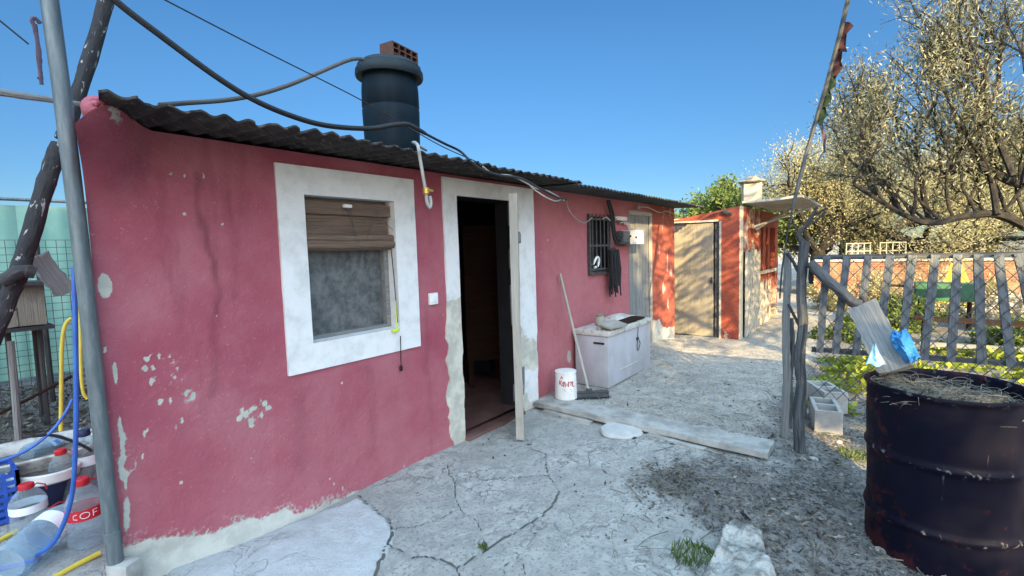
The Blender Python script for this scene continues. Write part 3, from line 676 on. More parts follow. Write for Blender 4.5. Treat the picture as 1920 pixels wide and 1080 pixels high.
bc = Vector((2.53, 2.98, lz+.128+.062)); bw_, bh, bd_ = .27, .12, .13
for i in range(5): mb.box(bc+Mz @ Vector((-bw_/2+i*bw_/4, 0, 0)), (.009, bd_, bh), Mz)
for i in range(4): mb.box(bc+Mz @ Vector((0, .0005*i, -bh/2+i*bh/3)), (bw_+.0086, bd_-.0012, .009), Mz)
obj('brick_shell', mb, M['brick'], bk, smooth=False)
mb = MB()
for i in range(4):
    for k in range(3): mb.box(bc+Mz @ Vector((-bw_/2+(i+.5)*bw_/4, .0, -bh/2+(k+.5)*bh/3)), (bw_/4-.0095, .02, bh/3-.0095), Mz)
obj('core', mb, M['dark_void'], bk, smooth=False)
# outlet pipe with brass tap
pp = thing('outlet_pipe', 'pale bent outlet pipe with brass tap hanging from the tank over the eaves', 'pipe', on(795, 330, 1, 2.155))
mb = MB(); P = [(2.56, 2.76, 2.27), on(775, 268, 1, 2.5), on(783, 272, 1, 2.175), on(788, 300, 1, 2.155), on(797, 352, 1, 2.155), on(800, 366, 1, 2.155)]
mb.tube(spline(P, 6), .0098, 10); obj('pipe', mb, M['pale_cable'], pp)
mb = MB(); mb.tube(spline([on(799, 364, 1, 2.155), on(801, 380, 1, 2.15), on(806, 389, 1, 2.145), on(808, 380, 1, 2.145), on(806, 368, 1, 2.15)], 5), .010, 8); obj('spout', mb, M['pale_cable'], pp)
mb = MB(); a = on(799, 358, 1, 2.155); mb.lathe([(.014, -.02), (.02, -.016), (.02, .016), (.014, .02)], a, 12); mb.box(Vector(a)+Vector((.02, -.012, .004)), (.05, .01, .014), bev=.003); obj('tap', mb, M['brass'], pp)
# hose from the lid, cables over the roof
mb = MB(); P = [on(x, y, 1, 2.80) for x, y in [(682, 112), (672, 110), (650, 114), (600, 135), (540, 160), (480, 178), (420, 188), (350, 193)]]+[on(300, 197, 1, 2.7)]
mb.tube(spline(P, 5), .012, 8); tag(obj('filling_hose', mb, M['grey_cable']), 'grey hose arching from the tank lid down to the roof edge', 'hose')
mb = MB(); P = [on(x, y, 1, 2.42) for x, y in [(120, -90), (215, 0), (300, 66), (400, 140), (470, 184), (540, 215), (610, 235), (690, 241), (740, 234), (768, 234), (800, 252), (835, 270), (862, 283)]]+[on(880, 300, 1, 2.175), on(900, 316, 1, 2.165), on(935, 328, 1, 2.165), on(975, 334, 1, 2.165), on(1010, 352, 1, 2.165), on(1045, 370, 1, 2.165), on(1062, 374, 1, 2.175)]
mb.tube(spline(P, 5), [.014]*50+[.009]*(len(spline(P, 5))-50), 8); tag(obj('supply_cable', mb, M['black']), 'thick black cable sagging across the front of the water tank', 'cable')
mb = MB(); P = [on(300, -6, 1, 2.62), on(310, 0, 1, 2.62), on(480, 88, 1, 2.62), on(600, 148, 1, 2.62), on(680, 189, 1, 2.62), on(760, 235, 1, 2.55), on(830, 275, 1, 2.45), on(905, 308, 1, 2.4)]
mb.tube(spline(P, 4), .0038, 5); tag(obj('thin_wire', mb, M['black']), 'thin black wire running straight down from the sky to the eaves', 'wire')
mb = MB(); mb.tube(sag(on(-60, -10, 1, 3.3), on(54, 83, 1, 3.3), .0, 6), .004, 5); tag(obj('loose_wire', mb, M['black']), 'short loose wire end in the sky left of the grey pole', 'wire')
mb = MB()
for pts in [[(905, 312), (925, 326), (960, 330), (990, 345), (1003, 352), (1030, 360), (1058, 376)], [(985, 338), (1005, 358), (1040, 377), (1060, 372), (1066, 392), (1080, 410), (1096, 418), (1110, 408)]]:
    mb.tube(spline([on(x, y, 1, 2.17 if x < 1060 else 2.55) for x, y in pts], 4), .006, 6)
tag(obj('eaves_wires', mb, M['pale_cable']), 'tangled pale wires hanging along the eaves right of the doorway', 'wires')
mb = MB(); mb.tube(spline([on(x, y, 1, 2.55) for x, y in [(1195, 388), (1215, 389), (1235, 398), (1250, 396), (1262, 400)]], 4), .008, 6)
mb.box(on(1197, 388, 1, 2.56), (.02, .03, .06)); tag(obj('bracket_wire', mb, M['pale_cable']), 'pale wire on a peg under the eaves above the plank door', 'wire')
# meter box, conduit, insulator
mt = thing('meter_box', 'grey and white electric meter box on the wall beside the plank door', 'meter box', on(1178, 446, 1, WY-.1))
a = on(1168, 446, 1, WY-.06); mb = MB(); mb.box(Vector(a)+Vector((0, 0, 0)), (.24, .13, .165), bev=.012); obj('casing', mb, M['post_wood'], mt)
b = on(1186, 445, 1, WY-.10); mb = MB(); mb.box((b[0], WY-.1, b[2]), (.26, .20, .175), bev=.012); obj('cover', mb, M['ceramic'], mt)
for px, py in [(1182, 443), (1193, 445)]: mb = MB(); c2 = on(px, py, 1, WY-.201); mb.lathe([(.001, -.01), (.014, -.008), (.014, .008), (.001, .01)], c2, 10, Matrix.Rotation(R(90), 3, 'X')); obj('knob', mb, M['black'], mt)
mb = MB(); mb.tube(spline([on(x, y, 1, 2.56) for x, y in [(1139, 376), (1145, 400), (1148, 425), (1152, 448), (1160, 458), (1172, 459)]], 5), .018, 8); mb.tube(spline([on(x, y, 1, 2.54) for x, y in [(1143, 376), (1150, 402), (1152, 425), (1156, 445), (1166, 452)]], 5), .012, 8)
tag(obj('conduit', mb, M['black']), 'black conduit pair bending down from the eaves into the meter box', 'conduit')
mb = MB()
for px, py, sx in [(1160, 410, .32)]: c2 = on(px, py, 1, WY-.05); mb.box(c2, (sx, .09, .05), bev=.01)
for px, py in [(1130, 410), (1170, 420), (1163, 418)]: c2 = on(px, py, 1, WY-.05); mb.tube([c2, c2+q([.1, 0, .02]), c2+q([.2, -.01, -.03])], .008, 6)
tag(obj('cable_clamp', mb, M['grimy']), 'dirty white cable clamp with wire stubs above the meter box', 'clamp')
# cord bundle hanging by the barred window
mb = MB(); a0 = on(1148, 470, 1, 2.54)
for k in range(34):
    x = a0[0]+random.uniform(-.085, .085); y = a0[1]+random.uniform(-.05, .03); L = random.uniform(.38, .56); z0 = a0[2]+random.uniform(-.02, .02)
    mb.tube([(x, y, z0), (x+random.uniform(-.02, .03), y-.012, z0-L*.4), (x+random.uniform(-.01, .05), y, z0-L*.8), (x+random.uniform(-.01, .07), y, z0-L)], .009, 5)
mb.tube([(a0[0]-.09, a0[1], a0[2]), (a0[0], a0[1]-.02, a0[2]+.02), (a0[0]+.09, a0[1], a0[2])], .022, 8)
tag(obj('cord_bundle', mb, M['black']), 'bundle of black cords hanging beside the barred window', 'cord bundle')
mb = MB(); c2 = on(1117, 490, 1, WY-.02); mb.tube(spline([c2+q([-.08, 0, -.04]), c2+q([.0, -.015, .045]), c2+q([.06, -.01, .02]), c2+q([.05, 0, -.05]), c2+q([-.03, .0, -.07])], 5), .014, 8)
tag(obj('white_loop', mb, M['ceramic']), 'white plastic loop tied to the bars of the small window', 'loop')
# chest freezer
FX0, FX1, FY0, FY1 = 4.40, 5.52, 2.20, 2.585; fz0 = .06; fh = .60
fr = thing('chest_freezer', 'worn white chest freezer standing against the red wall', 'freezer', ((FX0+FX1)/2, (FY0+FY1)/2, fz0))
mb = MB(); mb.box(((FX0+FX1)/2, (FY0+FY1)/2, fz0+.265), (FX1-FX0, FY1-FY0, .53), bev=.012); obj('body', mb, M['enamel'], fr)
mb = MB(); mb.box(((FX0+FX1)/2, (FY0+FY1)/2, fz0+.56), (FX1-FX0+.02, FY1-FY0+.03, .055), bev=.01); obj('lid', mb, M['grimy'], fr)
mb = MB(); mb.box(((FX0+FX1)/2, (FY0+FY1)/2, fz0+.533), (FX1-FX0-.012, FY1-FY0-.012, .014)); obj('seal', mb, M['black'], fr)
mb = MB(); mb.box((FX0+.72, FY0-.006, fz0+.40), (.05, .02, .03), bev=.005); mb.tube(spline([(FX0+.72, FY0-.014, fz0+.41), (FX0+.78, FY0-.012, fz0+.33), (FX0+.70, FY0-.012, fz0+.27), (FX0+.73, FY0-.012, fz0+.53)], 4), .004, 5); obj('latch', mb, M['black'], fr)
mb = MB(); mb.box((FX0-.004, FY0+.10, fz0+.46), (.012, .12, .02)); obj('grip', mb, M['black'], fr)
mb = MB(); mb.box((FX0+.55, FY0-.003, fz0+.14), (.60, .008, .004)); mb.box((FX0+.50, FY0-.003, fz0+.20), (.004, .008, .12)); obj('seam', mb, M['grimy'], fr)
ft = fz0+.588
mb = MB(); mb.plank((FX0+.02, FY0+.05, ft+.045), (FX0+.35, FY0+.02, ft+.045), .16, .02, (0, 1, .25), 8); mb.plank((FX0+.02, FY0+.12, ft+.012), (FX0+.3, FY0+.10, ft+.012), .03, .045, (0, 1, 0), 6)
tag(obj('wooden_tray', mb, M['pale_wood']), 'rough pale wooden tray lying at the near end of the freezer lid', 'tray')
mb = MB(); mb.plank((FX0+.25, FY0+.10, ft+.012), (FX0+1.0, FY0+.10, ft+.014), .16, .018, (0, 1, 0), 8); tag(obj('loose_board', mb, M['brown_wood']), 'brown board lying flat along the freezer lid', 'board')
jar = thing('glass_jar', 'small cream jar standing on the freezer lid', 'jar', (FX0+.32, FY0+.25, ft)); mb = MB()
mb.lathe([(.045, 0), (.052, .01), (.052, .085), (.042, .10)], (FX0+.32, FY0+.25, ft+.001), 16); obj('body', mb, M['tankwhite'], jar)
mb = MB(); mb.lathe([(.046, .102), (.046, .122), (.001, .124)], (FX0+.32, FY0+.25, ft), 16); obj('lid', mb, M['box_wood'], jar)
mb = MB(); X, Y = np.meshgrid(np.linspace(FX0+.5, FX0+1.08, 24), np.linspace(FY0+.18, FY0+.38, 10), indexing='ij'); Z = ft+.02+.07*fbm(X, Y, 6, 3, 2)*np.sin(np.clip((X-FX0-.5)/.58, 0, 1)*math.pi)*np.sin(np.clip((Y-FY0-.18)/.2, 0, 1)*math.pi)**.5+.002
mb.sheet(np.stack([X, Y, Z], -1), (0, 0, -.012)); tag(obj('crumpled_sack', mb, M['grimy']), 'crumpled pale sack lying at the back of the freezer lid', 'sack')
# bucket
bz = G(3.87, 2.42)+.012; bx, by = 3.90, 2.40
bz = .07
bu = thing('plastic_bucket', 'dirty white plastic bucket with smudged red print beside the freezer', 'bucket', (bx, by, bz)); mb = MB()
mb.lathe([(.105, 0), (.108, .01), (.098, .25), (.104, .252), (.104, .262), (.095, .264), (.001, .262)], (bx, by, bz), 32); obj('body', mb, M['ceramic'], bu)
mb = MB()   # smudged red print: letters worn to strokes
dirc = math.atan2(-by, -bx)
def strokes(mb, cx, cy, z, r, a0, segs, wd=.004):
    for s in segs:
        mb.tube([(cx+(r)*math.cos(a0+u/r), cy+(r)*math.sin(a0+u/r), z+v) for u, v in s], wd, 5)
S = [[(-.075, .02), (-.07, .06), (-.05, .05), (-.068, .035), (-.05, .01)], [(-.045, .03), (-.03, .05), (-.03, .0), (-.045, .02)], [(-.02, .05), (-.015, .0), (0, .03), (.012, .0), (.015, .05)], [(.025, .045), (.045, .045), (.035, .01)], [(.055, .05), (.055, .0), (.075, .0)], [(-.03, -.03), (.04, -.025)], [(-.02, -.045), (.05, -.042)], [(-.06, .075), (-.05, .10), (-.04, .08)]]
strokes(mb, bx, by, .07+.13, .1032, dirc+.1, S, .0045); obj('print', mb, M['red_plastic'], bu)
# broom
br = thing('push_broom', 'push broom with pale wooden handle leaning on the red wall', 'broom', (4.02, 2.2, .08))
hd = Vector((4.02, 2.22, .10)); ax = Vector((.30, -.34, 0)).normalized()
top = Vector(on(1050, 513, 1, WY-.03)); mb = MB(); mb.tube([hd+Vector((0, 0, .03)), (hd+top)/2, top], .0135, 10); obj('handle', mb, M['pale_wood'], br)
mb = MB(); mb.plank(hd-ax*.19, hd+ax*.19, .06, .03, (0, 0, 1), 8, .002); mb.box(hd+Vector((0, 0, .03)), (.05, .05, .05), bev=.01); obj('head', mb, M['post_wood'], br)
mb = MB()
for k in range(220):
    p = hd+ax*random.uniform(-.19, .19)+Vector((random.uniform(-.025, .025), random.uniform(-.025, .025), -.025)); mb.tube([p, p+Vector((random.uniform(-.02, .02), random.uniform(-.03, .01), -.06))], .003, 4)
obj('bristles', mb, M['bristle'], br)
# concrete step and round stone
mb = MB(); X, Y = np.meshgrid(np.linspace(3.52, 3.79, 10), np.linspace(.60, 2.59, 80), indexing='ij'); X = X-.03*(2.6-Y)+(fbm(X*0, Y, 6, 3, 5)-.5)*.02*(X < 3.6)
X = np.where(X > 0, X, X)+.10; Z = .068+(fbm(X, Y, 5, 3, 6)-.5)*.012
mb.sheet(np.stack([X, Y, Z], -1), (0, 0, -.042)); tag(obj('concrete_step', mb, M['concrete']), 'long low concrete step crossing the yard from the doorway', 'step')
mb = MB(); mb.plank((3.60, 2.45, .008), (3.56, 1.95, .008), .05, .03, (1, 0, 0), 8); tag(obj('edging_strip', mb, M['concrete']), 'thin edging strip along the step between the doorway and the round stone', 'edging')
mb = MB(); mb.plank((3.57, 1.45, .008), (3.52, 1.0, .008), .05, .03, (1, 0, 0), 8); tag(obj('edging_strip', mb, M['concrete']), 'thin edging strip along the step between the round stone and the posts', 'edging')
mb = MB(); c2 = on(1165, 803, 2, .03); mb.lathe([(.001, 0), (.17, 0), (.18, .02), (.17, .04), (.10, .052), (.001, .056)], (c2[0], c2[1], -.005), 26, wob=lambda a, z: 1+.08*math.sin(2*a+1)+.05*math.sin(3*a)+.03*math.sin(7*a))
tag(obj('stepping_stone', mb, M['stone']), 'flat round grey stepping stone against the concrete step', 'stone')
# cabinet inside the doorway
kc = on(905, 600, 1, 3.45)
cb = thing('wooden_cabinet', 'brown wooden cabinet standing in the dark behind the doorway', 'cabinet', (kc[0], 3.45, .055))
mb = MB(); Mc = Matrix.Rotation(R(-38), 3, 'Z'); mb.box((kc[0], 3.45, 1.05), (.42, .34, 1.42), Mc, .01); obj('body', mb, M['brown_wood'], cb)
for sx in (-.17, .17):
    for sy in (-.13, .13): mb = MB(); mb.box(Vector((kc[0], 3.45, .2))+Mc @ Vector((sx, sy, 0)), (.05, .05, .29), Mc); obj('leg', mb, M['brown_wood'], cb)
mb = MB(); mb.box((2.90, 3.05, 1.0), (.06, .05, 1.5), None, .008); mb.lathe([(.001, -.02), (.02, -.01), (.02, .01), (.001, .02)], (2.90, 3.01, .95), 10); 
tag(obj('inner_door_post', mb, M['brown_wood']), 'narrow brown wooden post with worn knob just inside the doorway', 'post')

# ------------------------------------------------------------------ outbuilding
ob = thing('outbuilding', 'small terracotta outbuilding with beige door at the end of the yard', 'outbuilding', (9.5, 3, 0))
def panel(mb, axis, v, a0, a1, z0f, z1f, n=60, m=60, sd=1, lum=.02):
    A, S = np.meshgrid(np.linspace(a0, a1, n), np.linspace(0, 1, m), indexing='ij'); Z = z0f(A)+(z1f(A)-z0f(A))*S
    D = v+(fbm(A, Z, 6, 4, sd)-.5)*lum
    P = np.stack([D, A, Z], -1) if axis == 0 else np.stack([A, D, Z], -1); return P
def topz(y): return 2.07+(y-1.76)*(-.155)
pl_ = []; mb = MB()
def addp(P, pe):
    mb.sheet(P, (.16, 0, 0)) if pe[0] == 'x' else mb.sheet(P, (0, .16, 0))
    A = P[..., 1] if pe[0] == 'x' else P[..., 0]; v = (pe[1](A, P[..., 2])).ravel(); pl_.extend(list(v)+list(v))
z_ = lambda c: (lambda A: np.full_like(A, c))
edge = lambda A, Z: .30*sst(.35, 0, Z)+.2*(fbm(A, Z, 8, 3, 4) > .62)
addp(panel(mb, 0, 8.05, 1.76, 2.06, z_(-.1), lambda y: topz(y), 20, 90, 5), ('x', lambda A, Z: np.maximum(edge(A, Z), .75*sst(1.80, 1.765, A))))
addp(panel(mb, 0, 8.05, 2.06, 2.84, z_(1.855), lambda y: topz(y), 40, 20, 6), ('x', edge))
addp(panel(mb, 1, 1.76, 8.21, 9.55, z_(1.36), z_(2.06), 60, 40, 7, .04), ('y', lambda A, Z: .5*sst(.3, .6, fbm(A, Z, 5, 3, 9))))
addp(panel(mb, 1, 1.76, 9.55, 11.3, z_(1.78), z_(2.06), 60, 20, 8, .04), ('y', edge))
for x0, x1 in [(9.35, 9.48), (9.78, 10.02), (10.22, 10.42), (10.95, 11.3)]: addp(panel(mb, 1, 1.76, x0, x1, z_(-.1), z_(1.78), 8, 60, int(x0*10), .03), ('y', lambda A, Z: .5*sst(1.1, .5, Z)))
addp(panel(mb, 1, 1.765, 9.48, 10.60, z_(-.1), z_(.95), 40, 40, 19, .05), ('y', lambda A, Z: .9*sst(1.0, .6, Z)))
addp(panel(mb, 1, 2.0, 9.48, 11.3, z_(-.1), z_(2.0), 10, 10, 29, .05), ('y', edge))
obj('wall', mb, M['orange'], ob, attrs=dict(peel=pl_, bounce_pale=[0.0]*len(pl_)), angle=50)
mb = MB(); quad(mb, (8.22, 4.9, -.1), (11.3, 4.9, -.1), (11.3, 4.9, 2.1), (8.22, 4.9, 2.1)); quad(mb, (11.3, 1.92, -.1), (11.3, 4.9, -.1), (11.3, 4.9, 2.1), (11.3, 1.92, 2.1)); mb.sheet(np.stack(np.meshgrid([8.05], [2.84, 4.9], [-.1, 1.9], indexing='ij'), -1)[0], (.16, 0, 0))
obj('back_wall', mb, M['whitewash'], ob)
mb = MB(); mb.plank((8.075, 2.50, 0.01), (8.075, 2.50, 1.84), .66, .03, (0, 1, 0), 12, .004); od = obj('door', mb, M['box_wood'], ob, 'flat beige wooden door'); WORLD[od.name] = wloc(ob)
mb = MB(); mb.box((8.05, 2.19, .95), (.02, .015, .03)); mb.box((8.045, 2.19, .9), (.03, .03, .05)); parent_at(od, 'handle', mb, M['black'])
mb = MB(); mb.box((8.13, 2.105, .92), (.10, .085, 1.86)); obj('jamb', mb, M['post_wood'], ob)
mb = MB(); mb.box((8.035, 2.465, 1.865), (.03, .76, .03)); mb.box((8.035, 2.055, .92), (.03, .025, 1.86)); mb.box((8.035, 2.84, .92), (.03, .025, 1.86)); obj('trim', mb, M['pale_wood'], ob)
mb = MB(); X, Y = np.meshgrid(np.linspace(8.21, 11.5, 30), np.linspace(1.78, 5.0, 12), indexing='ij'); Z = 1.98+.0*X-(Y-1.78)*.155
mb.sheet(np.stack([X, Y, np.maximum(Z, 1.6)], -1), (0, 0, .05))
X, Y = np.meshgrid(np.linspace(8.30, 11.2, 30), np.linspace(.98, 1.80, 10), indexing='ij'); Z = 2.12+.035*sst(1.7, 1.0, Y)-(X-8.3)*.0+(fbm(X, Y, 2, 3, 3)-.5)*.05
mb.sheet(np.stack([X, Y, Z], -1), (0, 0, .035)); obj('roof', mb, M['concrete'], ob)
mb = MB()
for k in range(7):
    x = 8.36+k*.155; mb.plank((x, 1.735, .0), (x, 1.735, 1.38+random.uniform(-.04, .03)), .13, .025, (1, 0, 0), 12, .006)
obj('plank_hoarding', mb, M['pale_wood'], ob)
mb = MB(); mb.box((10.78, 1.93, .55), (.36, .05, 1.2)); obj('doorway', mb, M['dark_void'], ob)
mb = MB(); mb.tube([(8.6, 1.70, 1.75), (10.2, 1.06, 2.10)], .022, 8); mb.tube([(8.75, 1.68, 1.72), (10.0, 1.35, 2.09)], .02, 8); obj('roof_prop', mb, M['pale_wood'], ob)
mb = MB(); mb.plank((9.4, 1.70, .97), (10.7, 1.70, .97), .05, .06, (0, 0, 1), 8, .004); obj('sill', mb, M['tankwhite'], ob)
pot = thing('chimney_pot', 'square white chimney with flat stone cap on the outbuilding roof', 'chimney', (10.3, 2.25, 2.1))
cc = on(1409, 382, 2, 2.13); mb = MB(); mb.box((cc[0], cc[1], 2.312), (.25, .27, .30), Matrix.Rotation(R(20), 3, 'Z'), .015); obj('stack', mb, M['tankwhite'], pot)
mb = MB(); mb.lathe([(.001, 0), (.20, 0), (.215, .015), (.19, .035), (.12, .05), (.09, .09), (.05, .105), (.001, .105)], (cc[0], cc[1], 2.462), 14, wob=lambda a, z: 1+.08*math.sin(3*a)); obj('cap', mb, M['box_wood'], pot)
mb = MB(); mb.tube(spline([(8.02, 2.35, 1.88), (8.02, 2.2, 1.95), (8.01, 2.02, 1.99), (8.02, 1.90, 1.93)], 5), .007, 6); mb.tube(spline([(8.01, 2.03, 1.99), (7.99, 1.95, 1.98), (7.99, 1.88, 1.94)], 4), [.02, .03, .03, .03, .03, .025, .025, .02, .02][:9], 6)
tag(obj('roof_twig', mb, M['dark_log']), 'dark bent twig stuck to the wall above the beige door', 'twig')

# ------------------------------------------------------------------ poles and left yard
pz = G(.5, 2.66)
gp = thing('grey_pole', 'tall grey steel pole standing in front of the near house corner', 'pole', (.505, 2.62, pz))
mb = MB(); mb.tube([(.506, 2.60, pz-.1), (.500, 2.60, .6), (.494, 2.60, 1.5), (.482, 2.60, 2.2), (.465, 2.61, 2.9), (.46, 2.61, 3.2)], [.029]*6, 20); obj('shaft', mb, M['steel'], gp)
mb = MB(); mb.box((.525, 2.575, pz+.05), (.075, .10, .17), Matrix.Rotation(R(30), 3, 'Z'), .006); obj('footing', mb, M['concrete'], gp)
mb = MB(); mb.lathe([(.0292, -.02), (.033, -.018), (.033, .02), (.0292, .022)], (.502, 2.60, .33), 16); obj('sleeve', mb, M['steel'], gp)
mb = MB(); P = [on(x, y, 1, 2.62) for x, y in [(76, 44), (66, 34), (60, 38), (64, 50), (70, 75), (74, 105), (75, 130), (78, 158)]]; mb.tube(spline(P, 5), .007, 6, .3); P = [on(x, y, 1, 2.62) for x, y in [(66, 45), (70, 80), (72, 110), (76, 140), (72, 148)]]; mb.tube(spline(P, 4), .006, 6, .3)
tag(obj('rope_scrap', mb, M['rope']), 'frayed mauve rope dangling from the top of the grey pole', 'rope')
def log(P, r, name, label, cat='log', mat='dark_log', n=5):
    mb = MB(); S = spline(P, n); rr = [r*(1+random.uniform(-.07, .07)) for _ in S]; mb.tube(S, rr, 12, .10); return tag(obj(name, mb, M[mat]), label, cat)
def at3(x, y, Y=3.6): return on(x, y, 1, Y)
s = NT('peeling_log'); co = s.coord('gco', (9, 26, 26)); n = s.noise(co, 1.0, 5, .6, 1.2); c = s.mix(s.ramp(n, .30, .5), (.012, .013, .016), (.03, .03, .034)); c = s.mix(s.ramp(n, .60, .66), c, (.36, .36, .37)); s.bump(n, .8, .01); M['peel_log'] = s.done(c, .8)
log([at3(225, -70), at3(200, 0), at3(168, 110), at3(134, 215), at3(118, 262)], .037, 'peeling_log', 'thick black log with peeling bark leaning up behind the grey pole', mat='peel_log')
log([at3(112, 270, 3.75), at3(88, 340, 3.75), at3(55, 450, 3.75), at3(32, 520, 3.75), at3(-5, 610, 3.75), at3(-40, 690, 3.75)], .042, 'leaning_log', 'dark log with forked knot leaning at the left edge below the peeling one', mat='peel_log')
log([at3(0, 530, 3.66), at3(25, 515, 3.66), at3(45, 508, 3.66), at3(66, 512, 3.66)], .034, 'log_stub', 'dark knotted stub of wood crossing the leaning log')
mb = MB(); mb.plank(at3(70, 480, 3.9), at3(122, 548, 3.9), .10, .03, (1, 0, .4), 10, .008); tag(obj('broken_plank', mb, M['grey_wood']), 'short broken grey plank wedged behind the leaning log', 'plank')
mb = MB(); S = spline([on(x, y, 1, 2.86) for x, y in [(-30, 168), (0, 173), (60, 182), (100, 188), (150, 195)]], 5); mb.tube(S, [.017-.0003*i for i in range(len(S))], 8, .15); tag(obj('thin_stick', mb, M['grey_wood']), 'thin bare stick crossing level behind the top of the grey pole', 'stick')
# nest box on stilts
nb = thing('hutch', 'pale wooden hutch raised on thin stilts at the left edge', 'hutch', (.6, 6.0, .08))
mb = MB()
for k in range(4): mb.plank((.12+k*.18+.09, 5.9, .97), (.12+k*.18+.09, 5.9, 1.32), .175, .02, (1, 0, 0), 8, .003)
mb.box((.48, 6.15, 1.145), (.70, .46, .34)); obj('box', mb, M['box_wood'], nb)
mb = MB(); mb.plank((.05, 6.12, 1.345), (.90, 6.12, 1.335), .62, .03, (0, 1, 0), 8, .006); obj('lid', mb, M['dark_log'], nb)
mb = MB(); mb.plank((.08, 6.12, .945), (.88, 6.12, .945), .56, .03, (0, 1, 0), 6, .004); obj('floor_board', mb, M['dark_log'], nb)
for x, y in [(.58, 5.92), (.78, 5.95), (.20, 5.92), (.2, 6.35), (.8, 6.35)]: mb = MB(); mb.tube([(x, y, .05), (x+.01, y, .95)], .02, 7, .1); obj('leg', mb, M['dark_log'], nb)
mb = MB(); mb.tube([on(35, 825, 1, 5.3), on(28, 730, 1, 5.3), on(20, 640, 1, 5.3)], .022, 8, .15); tag(obj('pale_stake', mb, M['grey_wood']), 'short pale stake stuck in the soil before the hutch', 'stake')
mb = MB(); mb.tube([on(-30, 790, 1, 5.6), on(60, 745, 1, 5.6), on(135, 705, 1, 5.6)], .014, 6, .2); tag(obj('brown_stick', mb, M['brown_wood']), 'thin brown stick lying slanted before the wire fence', 'stick')
# wire fence and green sheeting
wf = thing('wire_fence', 'rusty square wire mesh fence in front of the green sheeting', 'fence', (1, 7.0, 0)); mb = MB()
for x in np.arange(-1.5, 3.0, .075): mb.tube([(x+random.uniform(-.01, .01), 7.0, .05), (x, 7.0+random.uniform(-.03, .03), .9), (x+random.uniform(-.015, .015), 7.0, 1.75)], .0035, 4)
for z in np.arange(.1, 1.8, .075): mb.tube([(-1.5, 7.0, z), (.5, 7.02, z+random.uniform(-.01, .01)), (3.0, 7.0, z)], .0035, 4)
obj('mesh', mb, M['wire'], wf)
for x in (-.9, .98, 2.9): mb = MB(); mb.tube([(x, 7.03, 0), (x, 7.03, 1.85)], .025, 8); obj('post', mb, M['dark_log'], wf)
mb = MB(); X, Z = np.meshgrid(np.linspace(-5, 6, 160), np.linspace(.10, 2.22, 12), indexing='ij'); Y = 8.35+.02*np.sin(X*26)+.02*np.sin(X*3)
mb.sheet(np.stack([X, Y, Z], -1), (0, .02, 0)); gs = thing('green_screen', 'pale green sheeting wall along the left boundary behind the wire', 'sheeting', (.5, 8.35, .1)); obj('sheet', mb, M['green_sheet'], gs)
mb = MB(); mb.tube([(-5, 8.33, 2.28), (6, 8.33, 2.30)], .02, 8); obj('rail', mb, M['steel'], gs)
for x in (-3, -.5, 2): mb = MB(); mb.tube([(x, 8.41, 0), (x, 8.41, 2.145)], .03, 8); obj('post', mb, M['steel'], gs)
# hoses
def hose(P, r, name, label, mat, n=6): mb = MB(); mb.tube(spline(P, n), r, 10); return tag(obj(name, mb, M[mat]), label, 'hose')
hose([on(x, y, 1, Y) for x, y, Y in [(138, 500, 2.72), (140, 560, 2.72), (142, 660, 2.73), (143, 760, 2.75), (141, 850, 2.8), (136, 920, 2.86), (122, 975, 2.92), (98, 1020, 2.98), (70, 1040, 3.05)]]+[(.32, 3.12, .12), (.18, 3.2, .11)], .0095, 'blue_hose', 'thick blue hose hanging down along the grey pole', 'blue_hose')
hose([on(x, y, 1, 3.5) for x, y in [(136, 748), (125, 770), (100, 805), (60, 838), (20, 858), (-30, 872)]], .008, 'blue_hose', 'thinner pale blue hose crossing above the blue crate', 'blue_hose')
hose([on(x, y, 1, 4.0) for x, y in [(134, 596), (122, 610), (116, 650), (115, 720), (114, 808)]], .0105, 'yellow_hose', 'yellow hose hanging straight down left of the blue hose', 'yellow_hose')
hose([on(x, y, 1, 3.0) for x, y in [(150, 560), (151, 640), (152, 700), (156, 735), (164, 748)]], .007, 'yellow_hose', 'thin yellow hose looped tight behind the grey pole', 'yellow_hose')
hose([on(x, y, 2, .105) for x, y in [(187, 1037), (150, 1056), (110, 1078), (60, 1105)]], .0125, 'yellow_hose', 'yellow hose end lying on the ground below the lying bottle', 'yellow_hose')
hose([on(x, y, 2, .105) for x, y in [(32, 996), (0, 1012), (-50, 1035)]], .0125, 'yellow_hose', 'short piece of yellow hose on the ground at the left edge', 'yellow_hose')
hose([on(x, y, 1, 3.5) for x, y in [(60, 818), (95, 816), (130, 825), (160, 838), (172, 846)]], .008, 'black_hose', 'thin black hose curving over the bathtub rim behind the grey pole', 'black')
